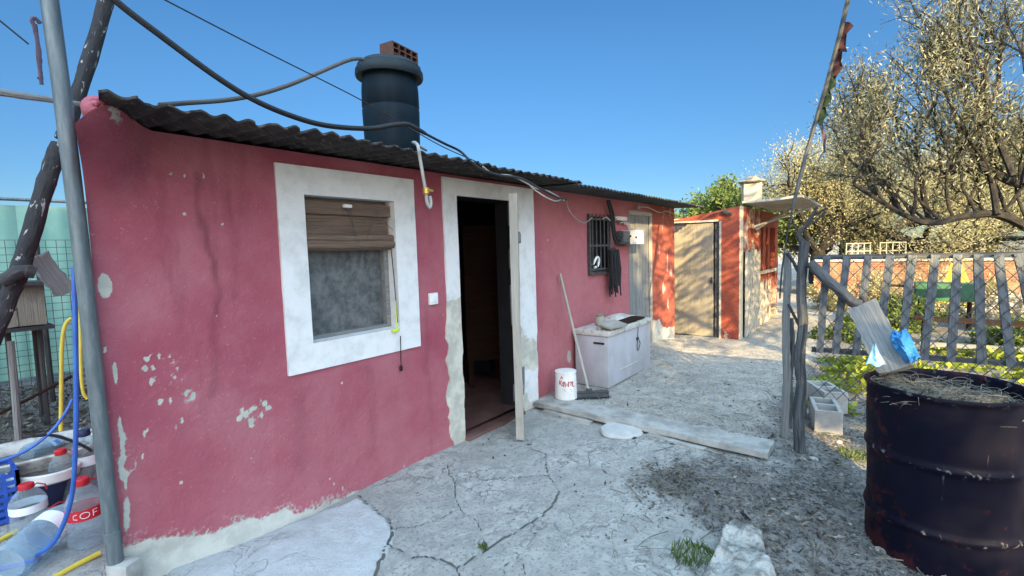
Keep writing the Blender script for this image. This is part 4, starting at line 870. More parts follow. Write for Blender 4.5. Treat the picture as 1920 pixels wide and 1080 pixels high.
# jugs
def jug(c, label, capc='red_plastic', lab='red_plastic', band=True, Rm=None, h=.34, r=.082, mat='clear', grp=None, capon=True):
    t = thing('water_jug', label, 'water jug', c, 'empty plastic water jugs'); Rm = Rm or Matrix.Identity(3)
    q_ = h/.34; mb = MB(); prof = [(.001, .012*q_), (r*.5, .006*q_), (r*.88, 0), (r, .018*q_)]
    for k in range(5): z = (.03+k*.024)*q_; prof += [(r, z), (r*.95, z+.012*q_)]
    prof += [(r, .155*q_), (r, h*.63), (r*.96, h*.70), (r*.76, h*.82), (r*.48, h*.92), (r*.36, h*.95), (r*.36, h)]
    mb.lathe(prof, c, 28, Rm); obj('body', mb, M[mat], t, angle=70)
    if capon: mb = MB(); mb.lathe([(r*.40, h*.945), (r*.43, h*.955), (r*.43, h*1.04), (r*.38, h*1.055), (.001, h*1.055)], c, 18, Rm); obj('cap', mb, M[capc], t)
    if band:
        mb = MB(); mb.lathe([(r*1.012, .46*h), (r*1.012, .63*h)], c, 28, Rm, closed=False); lb = obj('label_band', mb, M[lab], t); WORLD[lb.name] = Vector(c)
        if lab == 'red_plastic':
            mb = MB(); a0 = math.atan2(-c[1], -c[0]); Rr = r*1.018
            segs = [[(.018*math.cos(a), .015*math.sin(a)) for a in np.linspace(0, 6.28, 16)], [(.032, .015), (.052, .015)], [(.032, 0), (.048, 0)], [(.032, .015), (.032, -.015)], [(-.03, .012), (-.045, .008), (-.045, -.01), (-.03, -.014)]]
            for sg in segs: mb.tube([Vector(c)+Rm @ Vector((Rr*math.cos(a0+u/Rr), Rr*math.sin(a0+u/Rr), h*.545+v)) for u, v in sg], .0018, 5)
            parent_at(lb, 'lettering', mb, M['label_white'])
    mb = MB(); mb.tube([Vector(c)+Rm @ Vector(p) for p in [(r*.33, 0, h*.95), (r*.55, 0, h*1.0), (r*.95, 0, h*.92), (r*1.02, 0, h*.80)]], .004, 6); obj('handle', mb, M[capc], t)
    return t
gl = lambda x, y: G(x, y)+.002
p1 = on(164, 1002, 2, .12); jug((p1[0]-.01, p1[1]-.05, gl(p1[0], p1[1]-.05)), 'tall clear water jug with red label and red cap beside the grey pole', h=.325, r=.074)
p2 = on(58, 992, 2, .10); jug((p2[0], p2[1], gl(p2[0], p2[1])), 'squat clear water jug with red cap and white label before the white tub', lab='label_white', h=.24, r=.075)
# the lying jug points its neck up-right
a = Vector(on(30, 1045, 2, .18)); b = Vector(on(122, 968, 2, .22)); zax = (b-a).normalized(); xax = zax.orthogonal().normalized(); yax = zax.cross(xax); Rm = Matrix((xax, yax, zax)).transposed()
a.z = G(a.x, a.y)+.088
jug(tuple(a-zax*.04), 'clear blue bottle lying on its side in front of the other jugs', lab='label_white', Rm=Rm, h=.40, r=.080, mat='clear_blue', capon=False)
p3 = on(122, 940, 2, .12); jug((p3[0]+.02, p3[1]+.12, gl(p3[0], p3[1])), 'clear jug half hidden behind the blue hose with red cap turned left', lab='label_white', h=.29, r=.065)
p4 = on(160, 930, 2, .12); jug((p4[0]+.06, p4[1]+.22, gl(p4[0], p4[1])), 'dusty clear jug wedged behind the labelled jug at the wall corner', capc='navy', lab='label_white', h=.36, r=.075)
# tub of soil with white rim, on a navy box
tz = .30; tcx = on(82, 878, 2, tz)
tb_ = thing('soil_tub', 'white rimmed tub filled with dry soil standing among the jugs', 'tub', (tcx[0], tcx[1], .1)); mb = MB()
tilt = Matrix.Rotation(R(6), 3, 'Y')
mb.lathe([(.143, -.062), (.150, -.055), (.162, -.05), (.165, .0), (.160, .006), (.148, .004), (.145, -.03)], tcx, 36, tilt, closed=False); obj('rim', mb, M['ceramic'], tb_)
mb = MB(); X, Y = np.meshgrid(np.linspace(-1, 1, 24), np.linspace(-1, 1, 24), indexing='ij'); rr = np.maximum(np.abs(X), np.abs(Y)); th = np.arctan2(Y, X); rad = rr*.146
P = np.stack([tcx[0]+rad*np.cos(th), tcx[1]+rad*np.sin(th), tcx[2]-.028+.02*fbm(X, Y, 3, 3, 4)], -1); mb.grid(P); obj('soil', mb, M['soil'], tb_)
mb = MB(); mb.lathe([(.10, -.22), (.118, -.20), (.136, -.055), (.001, -.05)], tcx, 28, tilt); obj('base', mb, M['navy'], tb_)
# bathtub behind
bt = thing('old_bathtub', 'old white bathtub with dirt along its rim behind the jugs', 'bathtub', (.25, 3.75, .1)); mb = MB()
A = Vector(on(-60, 850, 2, .36)); B = Vector(on(178, 800, 2, .36)); dvx = (B-A).normalized(); nvy = Vector((-dvx.y, dvx.x, 0)); ctr = (A+B)/2; L = (B-A).length
prof = []
def ell(hx, hy, z, n=40): return [ctr+dvx*(hx*math.copysign(abs(math.cos(t))**.55, math.cos(t)))+nvy*(-.22+hy*math.copysign(abs(math.sin(t))**.55, math.sin(t)))+Vector((0, 0, z)) for t in [2*math.pi*i/n for i in range(n)]]
rings = [ell(L*.45, .20, -.28), ell(L*.48, .23, -.06), ell(L*.5, .26, -.02), ell(L*.5, .265, .0), ell(L*.49, .25, .008), ell(L*.455, .215, -.005), ell(L*.44, .20, -.05), ell(L*.40, .17, -.20)]
vs = [p for r_ in rings for p in r_]; fs = [(i*40+k, i*40+(k+1) % 40, (i+1)*40+(k+1) % 40, (i+1)*40+k) for i in range(len(rings)-1) for k in range(40)]+[tuple(range(280, 320))]
mb.add(vs, fs); obj('shell', mb, M['grimy'], bt, angle=60)
mb = MB(); mb.add(ell(L*.43, .19, -.06), [tuple(range(40))]); obj('soil', mb, M['soil'], bt)
# crate and bottles in it
cz0 = G(.3, 4.1); cr = thing('blue_crate', 'blue plastic bottle crate standing at the left edge', 'crate', (.18, 3.95, cz0)); cxx = on(-12, 905, 1, 3.75); mb = MB()
cw, cdp, chh = .42, .30, .27; c0 = Vector((cxx[0]-.12, 3.75+cdp/2, cz0))
for dx, dy, sx, sy in [(0, -cdp/2, cw, .012), (0, cdp/2, cw, .012), (-cw/2, 0, .012, cdp), (cw/2, 0, .012, cdp)]:
    for k in range(7): mb.box(c0+Vector((dx, dy, .02+k*.04)), (sx+.0012*k, sy, .022))
    for k in range(9):
        t = (k/8-.5); mb.box(c0+Vector((dx+(t*cw if sx > .1 else 0), dy+(t*cdp if sy > .1 else 0), chh/2)), (.016, .016, chh+.02))
mb.box(c0+Vector((0, 0, .012)), (cw-.02, cdp-.02, .01)); obj('lattice', mb, M['blue_crate'], cr, smooth=False)
for k, (dx, dy, lab) in enumerate([(.10, -.05, 'clear blue bottle standing in the near corner of the blue crate'), (-.05, -.02, 'clear blue bottle in the middle of the blue crate'), (.10, .09, 'clear blue bottle at the back of the blue crate')]):
    t = thing('crate_bottle', lab, 'bottle', c0+Vector((dx, dy, .02)), 'bottles in the blue crate'); mb = MB(); mb.lathe([(.001, 0), (.055, 0), (.06, .02), (.06, .22), (.05, .26), (.018, .31), (.018, .33), (.001, .331)], c0+Vector((dx, dy, .02)), 20); obj('body', mb, M['clear_blue'], t, angle=70)
    mb = MB(); mb.lathe([(.02, .33), (.02, .35), (.001, .351)], c0+Vector((dx, dy, .02)), 12); obj('cap', mb, M['label_blue'], t)
a = Vector(on(62, 846, 2, .33)); b = Vector(on(106, 828, 2, .33)); zax = (b-a).normalized(); xax = zax.orthogonal().normalized(); Rm = Matrix((xax, zax.cross(xax), zax)).transposed()
t = thing('blue_bottle', 'crumpled blue bottle lying on the bathtub rim with a pale blue label', 'bottle', a); mb = MB(); mb.lathe([(.001, -.04), (.05, -.04), (.058, -.02), (.052, .04), (.058, .10), (.05, .16), (.02, .2), (.001, .2)], a, 18, Rm); obj('body', mb, M['clear_blue'], t)
mb = MB(); mb.box(b+Vector((.0, -.03, .01)), (.055, .015, .065), Rm, .004); obj('label_patch', mb, M['label_white'], t); mb = MB(); mb.box(b+Vector((-.003, -.045, .012)), (.03, .006, .025), Rm); obj('mark', mb, M['label_blue'], t)

# ------------------------------------------------------------------ gate, posts, barrel
gate = thing('slatted_gate', 'grey slatted wooden gate with wire netting behind the rusty barrel', 'gate', (3.95, .40, 0))
ga = Vector((3.905, .39, 0)); gdir = Vector((.10, -1.03, 0)).normalized(); zT, zB = 1.385, .745
mb = MB(); mb.plank(ga+Vector((0, 0, zT)), ga+gdir*1.9+Vector((0, 0, zT)), .03, .035, (0, 0, 1), 20, .003); obj('top_rail', mb, M['post_wood'], gate)
mb = MB(); mb.plank(ga+Vector((0, 0, zB)), ga+gdir*1.9+Vector((0, 0, zB)), .03, .035, (0, 0, 1), 20, .003); obj('bottom_rail', mb, M['post_wood'], gate)
gn = Vector((gdir.y, -gdir.x, 0))
if gn.x > 0: gn = -gn
def gateU(px, py, zz): p = Vector(on(px, py, 2, zz)); return (p-ga).dot(gdir)
for k, (tp, bt_) in enumerate([(1547, 1537), (1580, 1566), (1616, 1604), (1655, 1642), (1695, 1683), (1740, 1722), (1785, 1766), (1828, 1815), (1872, 1860), (1918, 1908), (1962, 1958), (2010, 2010)]):
    u1 = gateU(tp, 478, zT); u0 = gateU(bt_, 660, zB); p = ga+gn*.03
    mb = MB(); mb.plank(p+gdir*u0+Vector((0, 0, zB-.012)), p+gdir*u1+Vector((0, 0, zT+.006)), .043, .018, gdir, 12, .0022); obj('slat', mb, M['slat'], gate)
mb = MB(); sp = .075
for s_ in (1, -1):
    for k in range(-16, 44):
        pts = []
        for i in range(0, 34):
            z = .42+i*.03; u = k*sp+s_*(z-.42)*.8
            if 0 <= u <= 1.9 and z < 1.40: pts.append(ga-gn*.004*s_+gn*.048+gdir*(u+random.uniform(-.003, .003))+Vector((0, 0, z)))
        if len(pts) > 2: mb.tube(pts, .0028, 4)
obj('wire_netting', mb, M['gate_wire'], gate)
def post(base, top, r, name, label, mat='post_wood', n=7):
    mb = MB(); b = Vector(base); t = Vector(top); P = [b.lerp(t, i/8)+Vector((random.uniform(-1, 1), random.uniform(-1, 1), 0))*r*.32 for i in range(9)]
    S = spline(P, 3); mb.tube(S, [r*(1.06-.14*i/len(S)) for i in range(len(S))], 14, .26); return tag(obj(name, mb, M[mat]), label, 'post', 'wooden posts at the gate')
post((3.90, .46, -.12), (3.90, .45, 1.50), .034, 'gate_post', 'thick dark round post that the slatted gate hangs on')
post((4.06, .57, -.12), (4.05, .565, 1.42), .027, 'gate_post', 'pale weathered post standing leftmost at the gate', 'grey_wood')
post((4.30, .572, -.12), (4.31, .568, .90), .020, 'gate_post', 'short thin post between the two taller gate posts', 'post_wood')
post((4.72, .515, -.12), (4.70, .555, .95), .024, 'gate_post', 'pale stump of a post behind the thick dark gate post', 'grey_wood')
log([on(x, y, 0, 3.84) for x, y in [(1518, 492), (1545, 520), (1575, 545), (1598, 566), (1615, 572)]], .034, 'brace_pole', 'dark forked pole bracing down from the gate post to the board', 'pole', 'post_wood')
mb = MB(); mb.tube([on(1615, 556, 0, 3.84), on(1632, 578, 0, 3.84), on(1668, 618, 0, 3.84)], .012, 8, .2); tag(obj('thin_branch', mb, M['dark_log']), 'thin dark branch slanting across the slats behind the board', 'branch')
mb = MB(); mb.tube([on(1476, 474, 0, 4.0), on(1488, 492, 0, 4.0), on(1502, 520, 0, 3.95)], .012, 8, .2); tag(obj('tie_stick', mb, M['dark_log']), 'dark stick slanting from the top of the pale post to the thick gate post', 'stick'); mb = MB(); mb.tube([on(1478, 570, 0, 4.0), on(1488, 590, 0, 4.0), on(1500, 612, 0, 3.95)], .011, 8, .2); tag(obj('tie_stick', mb, M['dark_log']), 'dark stick tied lower between the pale post and the thick gate post', 'stick')
mb = MB(); tw = lambda *pts: [on(x, y, 0, 3.92) for x, y in pts]
mb.tube(spline(tw((1506, 455), (1498, 440), (1512, 422), (1524, 402), (1532, 388)), 5), [.022-.0007*i for i in range(21)], 8, .3); mb.tube(spline(tw((1524, 402), (1536, 398), (1550, 390)), 4), .008, 6, .3); mb.tube(spline(tw((1516, 418), (1528, 416), (1540, 405), (1548, 398)), 4), .008, 6, .3); mb.tube(spline(tw((1500, 440), (1490, 425), (1486, 410)), 4), .006, 6, .3)
tag(obj('dead_branch', mb, M['dark_log']), 'twisted dead branch sticking up from the thick gate post', 'branch')
# the rod with rags
rod = [on(x, y, 0, 4.0+(500-y)*.0004) for x, y in [(1462, 560), (1467, 500), (1480, 420), (1503, 320), (1530, 225), (1552, 150), (1572, 75), (1592, -8), (1604, -60)]]
ro = thing('rag_rod', 'tall thin leaning rod with torn red and green rags tied to it', 'rod', rod[0]); mb = MB(); S = spline(rod, 5); mb.tube(S, [.006 if i < 12 else .011+.00012*i for i in range(len(S))], 8, .1); obj('rod', mb, M['post_wood'], ro)
def rag_(pts, wd, mat, nm):
    mb = MB(); n = len(pts); P = np.zeros((n, 5, 3))
    for i, p in enumerate(pts):
        for k in range(5): P[i, k] = np.array(p)+np.array([.012*math.sin(i*1.7+k*1.3), -wd*(k/4-.1)*(.5+.5*math.sin(i*2.1+.6)**2), -.01*k+.012*math.sin(i*2.3+k)])
    mb.sheet(P, (.004, 0, 0)); obj(nm, mb, M[mat], ro)
rag_([S[i] for i in np.linspace(26, 32, 9).astype(int)], .07, 'cloth_red', 'red_rag'); rag_([S[i] for i in np.linspace(20, 27, 11).astype(int)], .055, 'cloth_green', 'green_rag'); rag_([np.array(S[20])+np.array([0, -.03-.004*i, -.045*i]) for i in range(6)], .03, 'rope', 'thread')
# cinder blocks
def block_mb(mb):
    W_, D_, H_, t = .39, .19, .19, .028
    for y in (-D_/2+t/2, D_/2-t/2): mb.box((0, y, H_/2), (W_, t, H_), bev=.004)
    for x in (-W_/2+t/2, 0, W_/2-t/2): mb.box((x, 0, H_/2), (t, D_-2*t+.002, H_-.002))
    mb.box((0, 0, .01), (W_-.03, D_-.03, .012)); return mb
cbk = thing('cinder_block', 'grey hollow cinder block nearest the gate post', 'cinder block', (0, 0, 0), 'cinder blocks behind the gate'); obj('shell', block_mb(MB()), M['block'], cbk)
cbk.location = (4.62, .36, G(4.6, .4)-.01); cbk.rotation_euler = (0, 0, R(12))
dup(cbk, (5.15, .40, G(5.1, .4)), R(28), 'second cinder block lying skewed behind the first by the weeds')
# barrel
bxc, byc, bz0 = 3.10, -.245, -.09
drum = thing('oil_drum', 'rusty dark blue steel drum full of straw in the right foreground', 'drum', (bxc, byc, bz0)); mb = MB()
prof = [(.27, 0), (.285, .005), (.29, .02)]; ringz = [.24, .55]
for z in np.linspace(.03, .84, 64):
    r = .285+sum(.013*math.exp(-((z-zz)/.012)**2) for zz in ringz); prof.append((r, z))
prof += [(.288, .855), (.296, .862), (.298, .872), (.292, .88), (.284, .875), (.28, .86), (.278, .64)]
prof = [(r*1.05, z) for r, z in prof]
mb.lathe(prof, (bxc, byc, bz0), 72, closed=False, wob=lambda a, z: 1+.012*math.sin(3*a+z*4)+.010*math.sin(5*a-z*9)+.035*(float(fbm(a*1.6+9, z*3.2, 1.6, 3, 44))-.5)*min(1, abs(math.sin(a/2)))+(.008*math.sin(9*a) if z > .8 else 0))
vz = np.array(mb.v)[:, 2]-bz0; ring = sum(np.exp(-((vz-zz)/.012)**2) for zz in ringz)+.6*np.exp(-((vz-.87)/.012)**2)
va = np.arctan2(np.array(mb.v)[:, 1]-byc, np.array(mb.v)[:, 0]-bxc); rust = sst(.22, .0, vz)+sst(.9, 1.9, np.abs(np.angle(np.exp(1j*(va-math.atan2(-.9, -1)))))) *.8
obj('shell', mb, M['drum'], drum, attrs=dict(ring=ring, rust=rust), angle=60)
mb = MB(); mb.lathe([(.275, .74), (.2, .79), (.1, .80), (.001, .81)], (bxc, byc, bz0), 24, closed=False); obj('fill', mb, M['soil'], drum)
mb = MB()
for k in range(800):
    r = .30*math.sqrt(random.random()); a = random.uniform(0, 6.283); z = bz0+.80+.02*(1-r/.3)+.05*(fbm(bxc+r*math.cos(a), byc+r*math.sin(a), 5, 3, 6)-.5)*2+random.uniform(-.025, .025); z = float(z)
    p = Vector((bxc+r*math.cos(a), byc+r*math.sin(a), z)); d = random.uniform(0, 6.283); L = random.uniform(.08, .26); dz = random.uniform(-.05, .06)
    e = p+Vector((math.cos(d)*L, math.sin(d)*L, dz)); re = math.hypot(e.x-bxc, e.y-byc)
    if re > .30 and k % 40: f_ = .29/re; e.x = bxc+(e.x-bxc)*f_; e.y = byc+(e.y-byc)*f_
    m_ = (p+e)/2+Vector((random.uniform(-.03, .03), random.uniform(-.03, .03), random.uniform(0, .04))); mb.tube(spline([p, m_, e], 3), random.choice([.0012, .0016, .0022]), 4)
kind(obj('straw', mb, M['straw']), 'stuff')['label'] = 'dry straw and weeds heaped in the drum'
mb = MB(); a = Vector(on(1617, 572, 0, 3.45)); b = Vector(on(1680, 695, 0, 3.12)); mb.plank(a, b, .15, .024, (0, -1, .5), 16, .005)
tag(obj('weathered_board', mb, M['grey_wood']), 'weathered grey board sticking slantwise out of the drum', 'board')
def crumple(c, sz, sd, M3=None):
    bm = bmesh.new(); bmesh.ops.create_icosphere(bm, subdivisions=5, radius=1); vs = []
    N_ = np.array([tuple(v.co) for v in bm.verts])
    a_ = N_[:, 0]*1.3+N_[:, 2]*.9; b_ = N_[:, 1]*1.3-N_[:, 2]*.5
    rd = 1-np.abs(fbm(a_+sd, b_+2*sd, 2.2, 3, sd)*2-1)*1.1; k = .62+.42*rd+.25*(fbm(a_, b_, 5, 3, sd+4)-.5)
    P = N_*k[:, None]*np.array(sz)
    fs = [[v.index for v in f.verts] for f in bm.faces]; bm.free()
    return [Vector(c)+((M3 @ Vector(p)) if M3 else Vector(p)) for p in P], fs
def drape(rows, n, bulge, fold, sd):
    """a draped piece of film: rows of (px left, px right, py left, py right, X)"""
    rows = [np.array(r, float) for r in rows]; m = 22; P = np.zeros((m, n, 3))
    for i in range(m):
        t = i/(m-1)*(len(rows)-1); k = min(int(t), len(rows)-2); f_ = t-k; r = rows[k]*(1-f_)+rows[k+1]*f_
        for q_ in range(n):
            u = q_/(n-1); X = r[4]-bulge*math.sin(math.pi*u)+fold*(math.sin(u*11+sd+t*1.3)*.6+(float(fbm(u*3+sd, t*1.2, 2.2, 4, sd))-.5)*2.4)
            P[i, q_] = on(r[0]+(r[1]-r[0])*u, r[2]+(r[3]-r[2])*u+3*math.sin(u*9+sd), 0, X)
    return P
mb = MB(); mb.sheet(drape([(1672, 1700, 622, 619, 3.20), (1668, 1708, 632, 634, 3.17), (1674, 1716, 650, 650, 3.15), (1690, 1722, 668, 664, 3.13), (1696, 1727, 684, 672, 3.13)], 26, .05, .016, 3), (.006, 0, 0))
tag(obj('blue_bag', mb, M['bag'], angle=60), 'bright blue crumpled plastic bag lying on the straw beside the board', 'plastic bag')
mb = MB(); mb.sheet(drape([(1636, 1642, 648, 647, 3.12), (1630, 1650, 664, 666, 3.10), (1622, 1662, 684, 686, 3.06)], 14, .02, .012, 9), (.005, 0, 0))
tag(obj('pale_scrap', mb, M['pale_bag'], angle=60), 'pale blue scrap of plastic at the drum rim left of the board', 'plastic scrap')

# ------------------------------------------------------------------ rubble slab at the bottom edge
mb = MB(); rp = [on(x, y, 2, .05) for x, y in [(1372, 962), (1400, 972), (1432, 990), (1440, 1030), (1460, 1090), (1470, 1160), (1290, 1160), (1312, 1085), (1340, 1030), (1352, 990)]]
ctr = np.mean(rp, 0); vs = []; nn = 160; levs = [(1.0, -.06), (1.0, .0), (.99, .03), (.97, .042), (.93, .05)]+[(k_, .055) for k_ in np.linspace(.88, .04, 26)]
for lev, (sc_, z) in enumerate(levs):
    for i in range(nn):
        t = i/nn*len(rp); k = int(t); f_ = t-k; p = rp[k]*(1-f_)+rp[(k+1) % len(rp)]*f_
        e_ = .86+.22*float(fbm(i/nn*26, 3.3, 1, 4, 7)); p = ctr+(p-ctr)*sc_*(e_ if lev else e_*1.03)
        dz = (float(fbm(p[0], p[1], 9, 4, 15))-.5)*.06+(float(fbm(p[0], p[1], 34, 3, 18))-.5)*.025
        vs.append((p[0], p[1], z+(dz if lev > 1 else 0)))
L_ = len(levs)
fs = [(l*nn+i, l*nn+(i+1) % nn, (l+1)*nn+(i+1) % nn, (l+1)*nn+i) for l in range(L_-1) for i in range(nn)]+[tuple(range((L_-1)*nn, L_*nn))]
mb.add(vs, fs); tag(obj('broken_slab', mb, M['rubble']), 'broken pale concrete slab edge at the bottom of the yard', 'concrete slab')

# ------------------------------------------------------------------ foliage
def leaves(name, C, D, ln, wd, m, parent=None, origin=None, rv=None, sz=None):
    """C centres (N,3), D long directions; each leaf is one diamond with a fold"""
    N = len(C); D = D/np.linalg.norm(D, axis=1)[:, None]; U = rng.normal(size=(N, 3)); Sd = np.cross(D, U); Sd /= np.linalg.norm(Sd, axis=1)[:, None]+1e-9
    l = (ln*rng.uniform(.65, 1.3, N))[:, None]; w_ = (wd*rng.uniform(.7, 1.3, N))[:, None]
    if sz is not None: l = l*sz[:, None]; w_ = w_*sz[:, None]
    V = np.stack([C-D*l*.5, C+Sd*w_*.5, C+D*l*.5, C-Sd*w_*.5], 1).reshape(-1, 3)
    org = np.array(wloc(parent)) if parent is not None else np.array(origin if origin is not None else (0, 0, 0)); V = V-org
    me = bpy.data.meshes.new(name); me.vertices.add(4*N); me.vertices.foreach_set('co', V.astype(np.float32).ravel())
    me.loops.add(4*N); me.loops.foreach_set('vertex_index', np.arange(4*N, dtype=np.int32)); me.polygons.add(N)
    me.polygons.foreach_set('loop_start', np.arange(0, 4*N, 4, dtype=np.int32)); me.polygons.foreach_set('loop_total', np.full(N, 4, dtype=np.int32)); me.update(calc_edges=True)
    t = me.attributes.new('rnd', 'FLOAT', 'POINT'); r = rv if rv is not None else rng.random(N); t.data.foreach_set('value', np.repeat(r, 4).astype(np.float32))
    me.materials.append(m); o = bpy.data.objects.new(name, me); COL.objects.link(o)
    if parent: o.parent = parent
    else: o.location = org
    return o
def grow(mbw, p, d, L, r, lev, tips, spread=.7, up=.1, nb=(2, 4), shrink=.68):
    n = 5; pts = [Vector(p)]; d = Vector(d).normalized()
    for i in range(n):
        d = (d+Vector((random.gauss(0, .13), random.gauss(0, .13), random.gauss(0, .10)+up*.12))).normalized(); pts.append(pts[-1]+d*L/n)
        if lev <= 1: tips.append((pts[-1].copy(), d.copy(), .6 if lev else 1.0))
    mbw.tube(pts, [r*(1-.09*i) for i in range(n+1)], 7 if lev > 1 else 4, .15)
    if lev == 0: return
    for k in range(random.randint(*nb)):
        i = random.randint(2, n); nd = (d+Vector((random.gauss(0, 1), random.gauss(0, 1), random.gauss(0, .7)+up)).normalized()*spread).normalized()
        grow(mbw, pts[i], nd, L*shrink*random.uniform(.8, 1.15), r*.55, lev-1, tips, spread, up, nb, shrink)
    grow(mbw, pts[-1], (d+Vector((random.gauss(0, .25), random.gauss(0, .25), random.gauss(0, .2)+up))).normalized(), L*shrink, r*.6, lev-1, tips, spread, up, nb, shrink)
def spray(tips, per, rad, droop=.0):
    C = []; D = []; Rv = []
    for p, d, k in tips:
        n = max(1, int(per*k*random.uniform(.4, 1.5))); c = np.array(p)+rng.normal(size=(n, 3))*rad; C.append(c)
        D.append(np.array(d)*.8+rng.normal(size=(n, 3))*.75-np.array([0, 0, droop])); Rv.append(np.clip(rng.normal(random.uniform(.25, .75), .22, n), 0, 1))
    return np.concatenate(C), np.concatenate(D), np.concatenate(Rv)
def tree(name, label, cat, base, limbs, lev, per, rad, ln, wd, mat, grp=None, r0=.1, trunk=None, spread=.75, up=.1, nb=(2, 4), shrink=.68):
    t = thing(name, label, cat, base, grp); mb = MB(); tips = []
    if trunk: mb.tube(spline(trunk, 5), [r0*(1.35-.5*i/(len(trunk)*5)) for i in range((len(trunk)-1)*5+1)], 12, .15)
    for p, d, L, r in limbs: grow(mb, p, d, L, r, lev, tips, spread, up, nb, shrink)
    o = obj('trunk', mb, M['bark'], t); C, D, Rv = spray(tips, per, rad); leaves('crown', C, D, ln, wd, mat, t, rv=Rv); return t, len(C)
cnt = []
# the olive tree on the right: two dark limbs reach in from its trunk outside the frame
tb0 = Vector((8.6, -3.1, -.1))
tr = thing('olive_tree', 'sunlit silvery olive tree leaning in from the right edge over the gate', 'olive tree', tb0, 'olive trees beyond the gate')
mb = MB(); tips = []
mb.tube(spline([tb0, tb0+Vector((.0, .1, .6)), tb0+Vector((.1, .3, 1.2)), tb0+Vector((.05, .7, 1.62))], 5), [.26-.005*i for i in range(16)], 12, .2)
limbA = [tb0+Vector((.05, .7, 1.55)), Vector(on(1990, 455, 0, 8.7)), Vector(on(1925, 425, 0, 8.6)), Vector(on(1870, 402, 0, 8.4)), Vector(on(1810, 405, 0, 8.2)), Vector(on(1745, 418, 0, 8.0)), Vector(on(1690, 400, 0, 7.9)), Vector(on(1600, 345, 0, 7.8))]
limbB = [tb0+Vector((.05, .7, 1.62)), Vector(on(1990, 330, 0, 8.8)), Vector(on(1915, 345, 0, 8.7)), Vector(on(1860, 325, 0, 8.5)), Vector(on(1800, 320, 0, 8.4)), Vector(on(1765, 332, 0, 8.3))]
for lp, r0 in ((limbA, .062), (limbB, .064)):
    S = spline(lp, 6); mb.tube(S, [r0*(1-.75*i/len(S))+.008 for i in range(len(S))], 9, .18)
    for i in range(8, len(S), 2):
        d = Vector((random.gauss(0, .5), random.gauss(.15, .5), random.uniform(.35, 1.2))); grow(mb, S[i], d, random.uniform(.5, .95), .02, 2, tips, .75, .28, (1, 3), .72)
for (x, y), (x2, y2), L in [((1900, 330), (1880, 200), 1.6), ((1845, 322), (1825, 150), 1.5), ((1780, 325), (1765, 180), 1.3), ((1870, 402), (1860, 200), 1.5), ((1745, 418), (1700, 250), 1.3), ((1690, 400), (1620, 250), 1.2), ((1640, 365), (1590, 250), 1.0), ((1920, 345), (1930, 100), 1.8), ((1960, 330), (1960, 60), 1.9), ((1820, 320), (1880, 80), 1.8)]:
    a = Vector(on(x, y, 0, 8.3)); b = Vector(on(x2, y2, 0, 8.6)); grow(mb, a, (b-a), L*.85, .038, 3, tips, .62, .18, (2, 3), .66)
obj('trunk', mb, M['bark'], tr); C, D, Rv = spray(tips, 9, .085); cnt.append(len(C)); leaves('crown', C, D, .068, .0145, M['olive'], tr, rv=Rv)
# olives farther back
def dirs(n, e0=.3, e1=1.1): return [Vector((math.cos(a), math.sin(a), random.uniform(e0, e1))) for a in [2*math.pi*(i+random.random()*.6)/n for i in range(n)]]
far = [(1535, 13.5, 4.3, 'pale olive tree rising right behind the outbuilding roof'), (1650, 14.0, 4.4, 'broad pale olive tree behind the left half of the gate'), (1800, 12.5, 4.3, 'bright olive tree behind the right half of the gate'), (1950, 13.5, 4.8, 'dense olive tree at the far right behind the leaning olive'), (1585, 19.0, 5.6, 'tall distant olive tree showing between the nearer crowns'), (1860, 19.5, 6.0, 'tall olive tree at the very back of the garden')]
for i, (px, dep, h, lab) in enumerate(far):
    b = at(px, 470, dep); b = Vector((b[0], b[1], -.1)); k = h/3.0
    limbs = [(b+Vector((0, 0, .9*k)), d, 1.0*k, .07*k) for d in dirs(6, -.05, 1.2)]
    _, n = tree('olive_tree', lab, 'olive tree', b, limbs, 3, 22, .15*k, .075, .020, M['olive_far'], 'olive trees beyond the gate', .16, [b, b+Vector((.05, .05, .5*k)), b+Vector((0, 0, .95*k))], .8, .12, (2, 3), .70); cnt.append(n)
b = at(1392, 470, 15); b = Vector((b[0], b[1], -.1)); _, n = tree('green_tree', 'fresh green bushy tree peeking over the outbuilding roof', 'tree', b, [(b+Vector((0, 0, 1.7)), d, .95, .07) for d in dirs(7, .1, 1.2)], 3, 9, .16, .13, .055, M['green_leaf'], None, .14, [b, b+Vector((0, .05, .8)), b+Vector((0, 0, 1.75))]); cnt.append(n)
# left-edge bush whose twigs poke into the frame
b = Vector((-.1, 5.0, 0)); _, n = tree('dark_shrub', 'dark leafy shrub poking in at the left edge above the hutch', 'shrub', b, [(b+Vector((0, 0, 1.0)), d, .34, .015) for d in [Vector((.5, 0, .6)), Vector((.45, .1, 1.1)), Vector((-.6, 0, .8)), Vector((0, -.3, 1.2)), Vector((.7, .1, .25))]], 2, 8, .05, .07, .03, M['dark_leaf'], None, .03, [b, b+Vector((0, 0, .5)), b+Vector((0, 0, 1.0))]); cnt.append(n)
